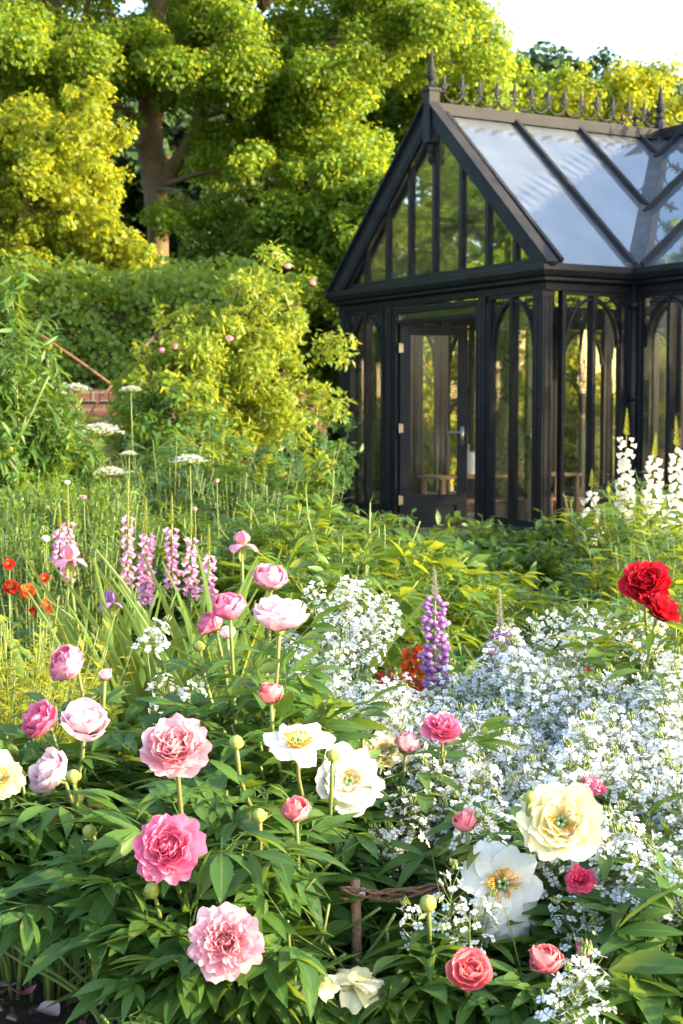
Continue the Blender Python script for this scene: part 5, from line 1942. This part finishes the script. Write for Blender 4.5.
plan_peony('peony bush with a big cream bloom and a white bloom at lower right', (.42, 2.66), .34, .27, 18, [
    ('loose', 'cream', 562, 820, 2.42, .065, U(.05, -.84, .5), 'large cream yellow double bloom with golden stamens'),
    ('single', 'white', 503, 884, 2.45, .068, U(-.05, -.92, .28), 'white single bloom with a green centre'),
    ('spent', 'white', 512, 915, 2.44, .060, U(.1, -.5, .1), 'faded white bloom with hanging petals'),
    ('cup', 'coral', 470, 970, 2.2, .034, U(.1, -.75, .65), 'coral pink half open bloom at the bottom'),
    ('ball', 'coral', 546, 960, 2.28, .031, U(.0, -.45, .85), 'coral pink bloom partly covered by white flowers'),
    ('bud', 'coral', 584, 955, 2.32, .017, U(.2, -.3, .9), 'round coral bud right of the covered bloom'),
    ('fluffy', 'crimson', 580, 879, 2.42, .026, U(-.2, -.7, .6), 'small crimson bloom among white flowers'),
    ('cup', 'hot', 592, 787, 2.75, .026, U(.2, -.3, .9), 'pink bloom peeping from behind the cream one'),
    ('green', None, 530, 797, 2.42, .0105, U(.2, -.3, .9))], 606)
plan_peony('red peony with two large double blooms at the right edge', (.84, 3.75), .36, .62, 24, [
    ('open', 'red', 646, 582, 3.35, .058, U(-.1, -.72, .6), 'upper red double bloom'),
    ('open', 'red', 662, 609, 3.3, .050, U(.35, -.2, .7), 'lower red double bloom partly behind the upper one')], 607, 'peony_leaf_light', .25)
plan_peony('peony at the left edge with a cream bloom cut by the frame', (-.80, 2.85), .30, .40, 16, [
    ('loose', 'cream', -1, 776, 2.62, .045, U(.3, -.6, .6), 'cream bloom cut by the left edge')], 608, 'peony_leaf_light', t0=.6)
plan_peony('low peony foliage with a faded cream flower on it at the bottom centre', (.10, 2.56), .38, .28, 26, [
    ('spent', 'cream', 358, 972, 2.3, .055, U(.1, -.1, 1), 'faded cream bloom sunk among the leaves'),
    ('spent', 'cream', 316, 976, 2.26, .036, U(-.2, -.1, 1), 'small faded cream petals left of the larger faded bloom')], 609)
for i, (x, y, h, lab) in enumerate([(-.08, 2.50, .30, 'low dark peony leaves below the frilled pink bloom'), (.34, 2.42, .28, 'low dark peony leaves under the coral bloom at the bottom'), (.62, 2.55, .34, 'low dark peony leaves at the bottom right corner'), (-.30, 2.52, .32, 'low dark peony leaves beside the bare soil'), (.66, 2.75, .24, 'dark peony leaves between the white flowers at the right')]):
    plan_peony(lab, (x, y), .34, h, 20, [], 620 + i, 'peony_leaf', .25, 'dark peony leaves without flowers')

for (px, py, rad) in ((355, 885, .09), (355, 900, .09), (355, 920, .09), (375, 892, .04), (395, 889, .04), (415, 886, .04), (430, 884, .03)):
    CLEAR.append((P(px, py, 2.55), rad))
for args_, kw_ in PEONIES:
    peony_bush(*args_, **kw_)

# ================================================================== WHITE SWEET ROCKET
def rocket_head(seed, n=34, rad=.040, h=.10):
    r = np.random.default_rng(seed)
    fl = MB()
    k = np.arange(n)
    t = (k + .5) / n
    az = k * 2.4
    rr_ = rad * np.sqrt(np.clip(1 - (t * .95) ** 2, 0, 1)) * r.uniform(.8, 1.1, n)
    T = np.stack([np.cos(az) * rr_, np.sin(az) * rr_, t * h + r.normal(0, .003, n)], -1)
    nz = nrm(np.stack([np.cos(az) * (1.1 - t), np.sin(az) * (1.1 - t), .35 + t], -1) + r.normal(0, .25, (n, 3)))
    fl.scatter(FLORET4, frames(r.normal(0, 1, (n, 3)), nz), T, .0080 * r.uniform(.85, 1.2, n), r.random(n), m=0)
    for i in range(n):
        fl.tube([(0, 0, t[i] * h * .7), T[i]], [.0009, .0007], 3, m=1, cap=False)
    for i in range(9):
        a = i * 2.4
        p = np.array([math.cos(a) * .006, math.sin(a) * .006, h * 1.02 + .003 * (i % 3)])
        fl.tube([p, p + (0, 0, .009)], [.0022, .001], 4, m=1)
    return fl


HEADS = []
for i in range(5):
    o = rocket_head(800 + i, [34, 28, 40, 24, 44][i], [.038, .033, .042, .030, .045][i], [.09, .11, .08, .07, .11][i]).build('flower_head', [PM['rocket'], M['stem']])
    HEADS.append(o.data)
    bpy.data.objects.remove(o)


def rocket(label, group, seed, nst=6, h=1.0, side=3):
    r = np.random.default_rng(seed)
    t = thing('sweet_rocket', label, 'flower', (0, 0, 0), 0, group)
    sm, fm = MB(), MB()
    for i in range(nst):
        a = i * 2.4 + r.normal(0, .3)
        q = math.sqrt((i + .5) / nst)
        tip = np.array([math.cos(a) * .17 * q, math.sin(a) * .17 * q, h * r.uniform(.78, 1.05)])
        pts = curve3((math.cos(a) * .03, math.sin(a) * .03, 0), tip, nrm((math.cos(a) * .2, math.sin(a) * .2, 1)), 10)
        sm.tube(pts, np.linspace(.004, .002, 10), 5)
        put_leaves(fm, pts, [L_LANCE], r, .11, .12, .9, 13, .5)
        spots = [(tip, 0)]
        for k in range(r.integers(side - 1, side + 1)):
            t_ = r.uniform(.62, .88)
            p = pts[int(t_ * 9)]
            az = r.uniform(0, 6.28)
            e = p + np.array([math.cos(az) * .06, math.sin(az) * .06, r.uniform(.03, .10)])
            sm.tube([p, (p + e) / 2 + (math.cos(az) * .012, math.sin(az) * .012, -.005), e], [.002, .0016, .0012], 4)
            spots.append((e, 1))
        for (e, side) in spots:
            o = bpy.data.objects.new('flower_head', HEADS[r.integers(5)])
            COL.objects.link(o)
            o.parent = t
            o.location = [float(x) for x in e - np.array([0, 0, .05])]
            o.rotation_euler = (r.normal(0, .25), r.normal(0, .25), r.uniform(0, 6.28))
            s = r.uniform(.75, 1.0) if side else r.uniform(.95, 1.2)
            o.scale = (s, s, s)
            o['base_scale'] = s
    sm.build('stems', M['stem'], t)
    fm.build('foliage', M['green_leaf'], t)
    return t


ROC = [rocket('', 'white sweet rocket plants', 820 + i, 6) for i in range(5)] + [rocket('', 'white sweet rocket plants', 830 + i, (2, 2, 1)[i], 1.0, (2, 1, 1)[i]) for i in range(3)]
used = [False] * 8
rr = np.random.default_rng(840)


def place_rocket(px, py_top, Y, label, over=False, big=True):
    q = P(px, py_top, Y)
    b = (q[0], Y, ground_z(q[0], Y))
    h = max(.18, q[2] - b[2] - .0)
    i = rr.integers(5) if big else (7 if over else 5 + rr.integers(2))
    if not used[i]:
        used[i] = True
        o = dup(ROC[i], b)
        o.location, o.scale = b, (1.0, 1.0, 1.0)
    else:
        o = dup(ROC[i], b, rr.uniform(0, 6.28))
    # shorter plants: sink nothing, scale the whole plant but keep flowers near life size
    s = h / 1.0
    o.scale = (max(s, .72), max(s, .72), s) if s > .72 else (s * .6 + .28,) * 2 + (s,)
    for c in o.children:
        if c.name.startswith('flower_head'):
            c.scale = tuple(c['base_scale'] / o.scale[k] for k in range(3))
    o['label'] = label
    if True:
        Mw = Matrix.LocRotScale(o.location, o.rotation_euler, o.scale)
        for c in list(o.children):
            if c.name.startswith('flower_head') and not is_clear(np.array(Mw @ (c.location + Vector((0, 0, .05)))), -.02 if over else .038):
                bpy.data.objects.remove(c)
    return o


DL = 'white sweet rocket plant in the broad white drift at the right'
for (px, py, Y) in [(398, 705, 4.3), (465, 695, 4.2), (490, 705, 4.3), (530, 676, 4.2), (545, 630, 4.0), (575, 668, 4.0), (610, 628, 3.8), (600, 660, 3.7), (640, 690, 3.6), (668, 655, 3.5), (690, 690, 3.4), (655, 700, 3.3),
                    (440, 722, 3.8), (470, 708, 3.7), (512, 710, 3.8), (535, 690, 3.6), (565, 700, 3.5), (600, 705, 3.4), (630, 730, 3.2), (420, 720, 3.5), (480, 725, 3.4), (515, 730, 3.3), (550, 740, 3.2), (585, 750, 3.1), (455, 755, 3.2), (495, 765, 3.1),
                    (620, 775, 3.0), (650, 770, 3.0), (680, 760, 3.0), (530, 775, 3.0), (605, 800, 2.95), (475, 800, 2.95), (435, 790, 3.1), (405, 785, 3.25), (640, 800, 2.8), (665, 790, 2.75), (690, 800, 2.7), (615, 740, 3.0), (665, 735, 3.1), (690, 735, 3.0), (600, 830, 2.75), (655, 835, 2.65), (505, 790, 2.9), (560, 770, 2.95), (470, 770, 3.0), (440, 765, 3.0), (415, 810, 2.9), (455, 820, 2.85), (490, 830, 2.8), (525, 680, 3.7), (575, 690, 3.4), (680, 700, 3.2), (640, 850, 2.5), (615, 880, 2.4), (675, 860, 2.45), (400, 830, 2.75), (455, 850, 2.5), (525, 800, 2.75), (575, 790, 2.8), (445, 730, 3.25), (530, 745, 3.15), (590, 725, 3.2)]:
    place_rocket(px + rr.normal(0, 5), py + rr.normal(0, 5), Y, DL)
for (px, py, Y) in [(352, 588, 3.9), (372, 705, 3.5), (322, 660, 3.6), (340, 700, 3.3), (385, 720, 3.4), (325, 628, 4.0)]:
    place_rocket(px, py, Y, 'white sweet rocket plant between the pink peonies and the light green clump')
for i, (px, py, Y, lab) in enumerate([(168, 655, 3.4, 'small white sweet rocket standing alone in front of the iris leaves'), (545, 815, 2.55, 'white sweet rocket below the large cream peony'), (515, 835, 2.5, 'white sweet rocket beside the white single peony'), (470, 885, 2.35, 'white sweet rocket left of the white single peony'),
                                      (612, 845, 2.6, 'white sweet rocket right of the crimson bloom'), (630, 890, 2.5, 'white sweet rocket at the right edge below the crimson bloom'), (556, 945, 2.18, 'white sweet rocket head in front of the coral bloom'), (670, 850, 2.7, 'tall white sweet rocket at the right edge'),
                                      (668, 900, 2.6, 'low white sweet rocket in the bottom right corner'), (575, 1008, 2.1, 'white sweet rocket at the bottom edge'), (452, 905, 2.4, 'small white sweet rocket beside the green bud and twig rail'), (545, 925, 2.35, 'small white sweet rocket right of the hanging white petals'), (612, 915, 2.35, 'small white sweet rocket above the round coral bud'), (640, 895, 2.4, 'white sweet rocket near the right edge above broad leaves'), (655, 940, 2.5, 'short white sweet rocket among the bottom right leaves')]):
    place_rocket(px, py, Y, lab, 'in front of the coral' in lab, Y > 2.65 and i > 0)

# hazel stake with a woven twig rail
q = P(355, 880, 2.55)
root = thing('wattle_edging', 'short hazel stake with a rail of woven twigs among the peony leaves', 'plant support', (q[0], q[1], ground_z(q[0], q[1])))
o = np.array([q[0], q[1], ground_z(q[0], q[1])])
MB().tube([(0, 0, -.05), (0.003, 0, .2), (0, 0, q[2] - o[2])], [.010, .0095, .009], 8).build('stake', M['stake'], root)
r = np.random.default_rng(860)
mb = MB()
for k in range(6):
    a = np.linspace(0, 1, 14)
    pts = []
    for t in a:
        b = P(340 + 105 * t, 893 - 8 * t + 6 * math.sin(t * 3.0), 2.55 - .02) - o
        pts.append(b + np.array([0, .008 * math.sin(t * (4 + k * .8) + k * 1.05), .009 * math.cos(t * (3 + k * .9) + k * 1.7)]) + r.normal(0, .0012, 3))
    mb.tube(pts, np.full(14, .0026) * r.uniform(.8, 1.2), 5)
mb.build('twig_rail', M['twig'], root)
b = P(355, 893, 2.55) - o
mb = MB()
for k in range(3):
    a = np.linspace(0, 2 * PI, 11)
    mb.tube(np.stack([b[0] + .017 * np.cos(a), b[1] + .022 * np.sin(a), b[2] + .004 * (k - 1) + .003 * np.sin(a * 2 + k)], -1), .002, 5)
mb.build('string_tie', M['string'], root)

# remove unused prototypes
for t in ROC:
    for c in list(t.children):
        bpy.data.objects.remove(c)
    bpy.data.objects.remove(t)

# ================================================================== LIGHT, SKY, CAMERA
EL, AZ = R(17), math.atan2(1.0, -.34)         # azimuth from +Y towards +X
w = bpy.data.worlds.new('World')
SC.world = w
w.use_nodes = True
nt = w.node_tree
bg = nt.nodes['Background']
sky = nt.nodes.new('ShaderNodeTexSky')
sky.sky_type = 'NISHITA'
sky.sun_disc = False
sky.sun_elevation = EL
sky.sun_rotation = AZ
sky.air_density = 1.0
sky.dust_density = 2.5
nt.links.new(sky.outputs[0], bg.inputs[0])
bg.inputs[1].default_value = 0.15
sl = bpy.data.lights.new('sun', 'SUN')
sl.energy = 2.8
sl.angle = R(0.6)
sl.color = (1.0, .78, .47)
so = bpy.data.objects.new('sun', sl)
COL.objects.link(so)
d = Vector((math.sin(AZ) * math.cos(EL), math.cos(AZ) * math.cos(EL), math.sin(EL)))
so.rotation_euler = d.to_track_quat('Z', 'Y').to_euler()

cam = bpy.data.cameras.new('camera')
co = bpy.data.objects.new('camera', cam)
COL.objects.link(co)
co.location = (0, 0, CAMZ)
co.rotation_euler = (R(90) - PITCH, 0, 0)
cam.sensor_fit = 'VERTICAL'
cam.sensor_height = 36.0
cam.lens = FPX / 1024 * 36
cam.clip_end = 2000
cam.clip_start = .05
cam.dof.use_dof = True
cam.dof.focus_distance = 2.9
cam.dof.aperture_fstop = 12.0
SC.camera = co
SC.render.engine = 'CYCLES'
SC.cycles.max_bounces = 10
SC.cycles.transparent_max_bounces = 24
SC.cycles.transmission_bounces = 6
SC.cycles.diffuse_bounces = 4
SC.view_settings.view_transform = 'Standard'
SC.view_settings.look = 'None'
SC.view_settings.exposure = 2.45
SC.view_settings.gamma = 1.0
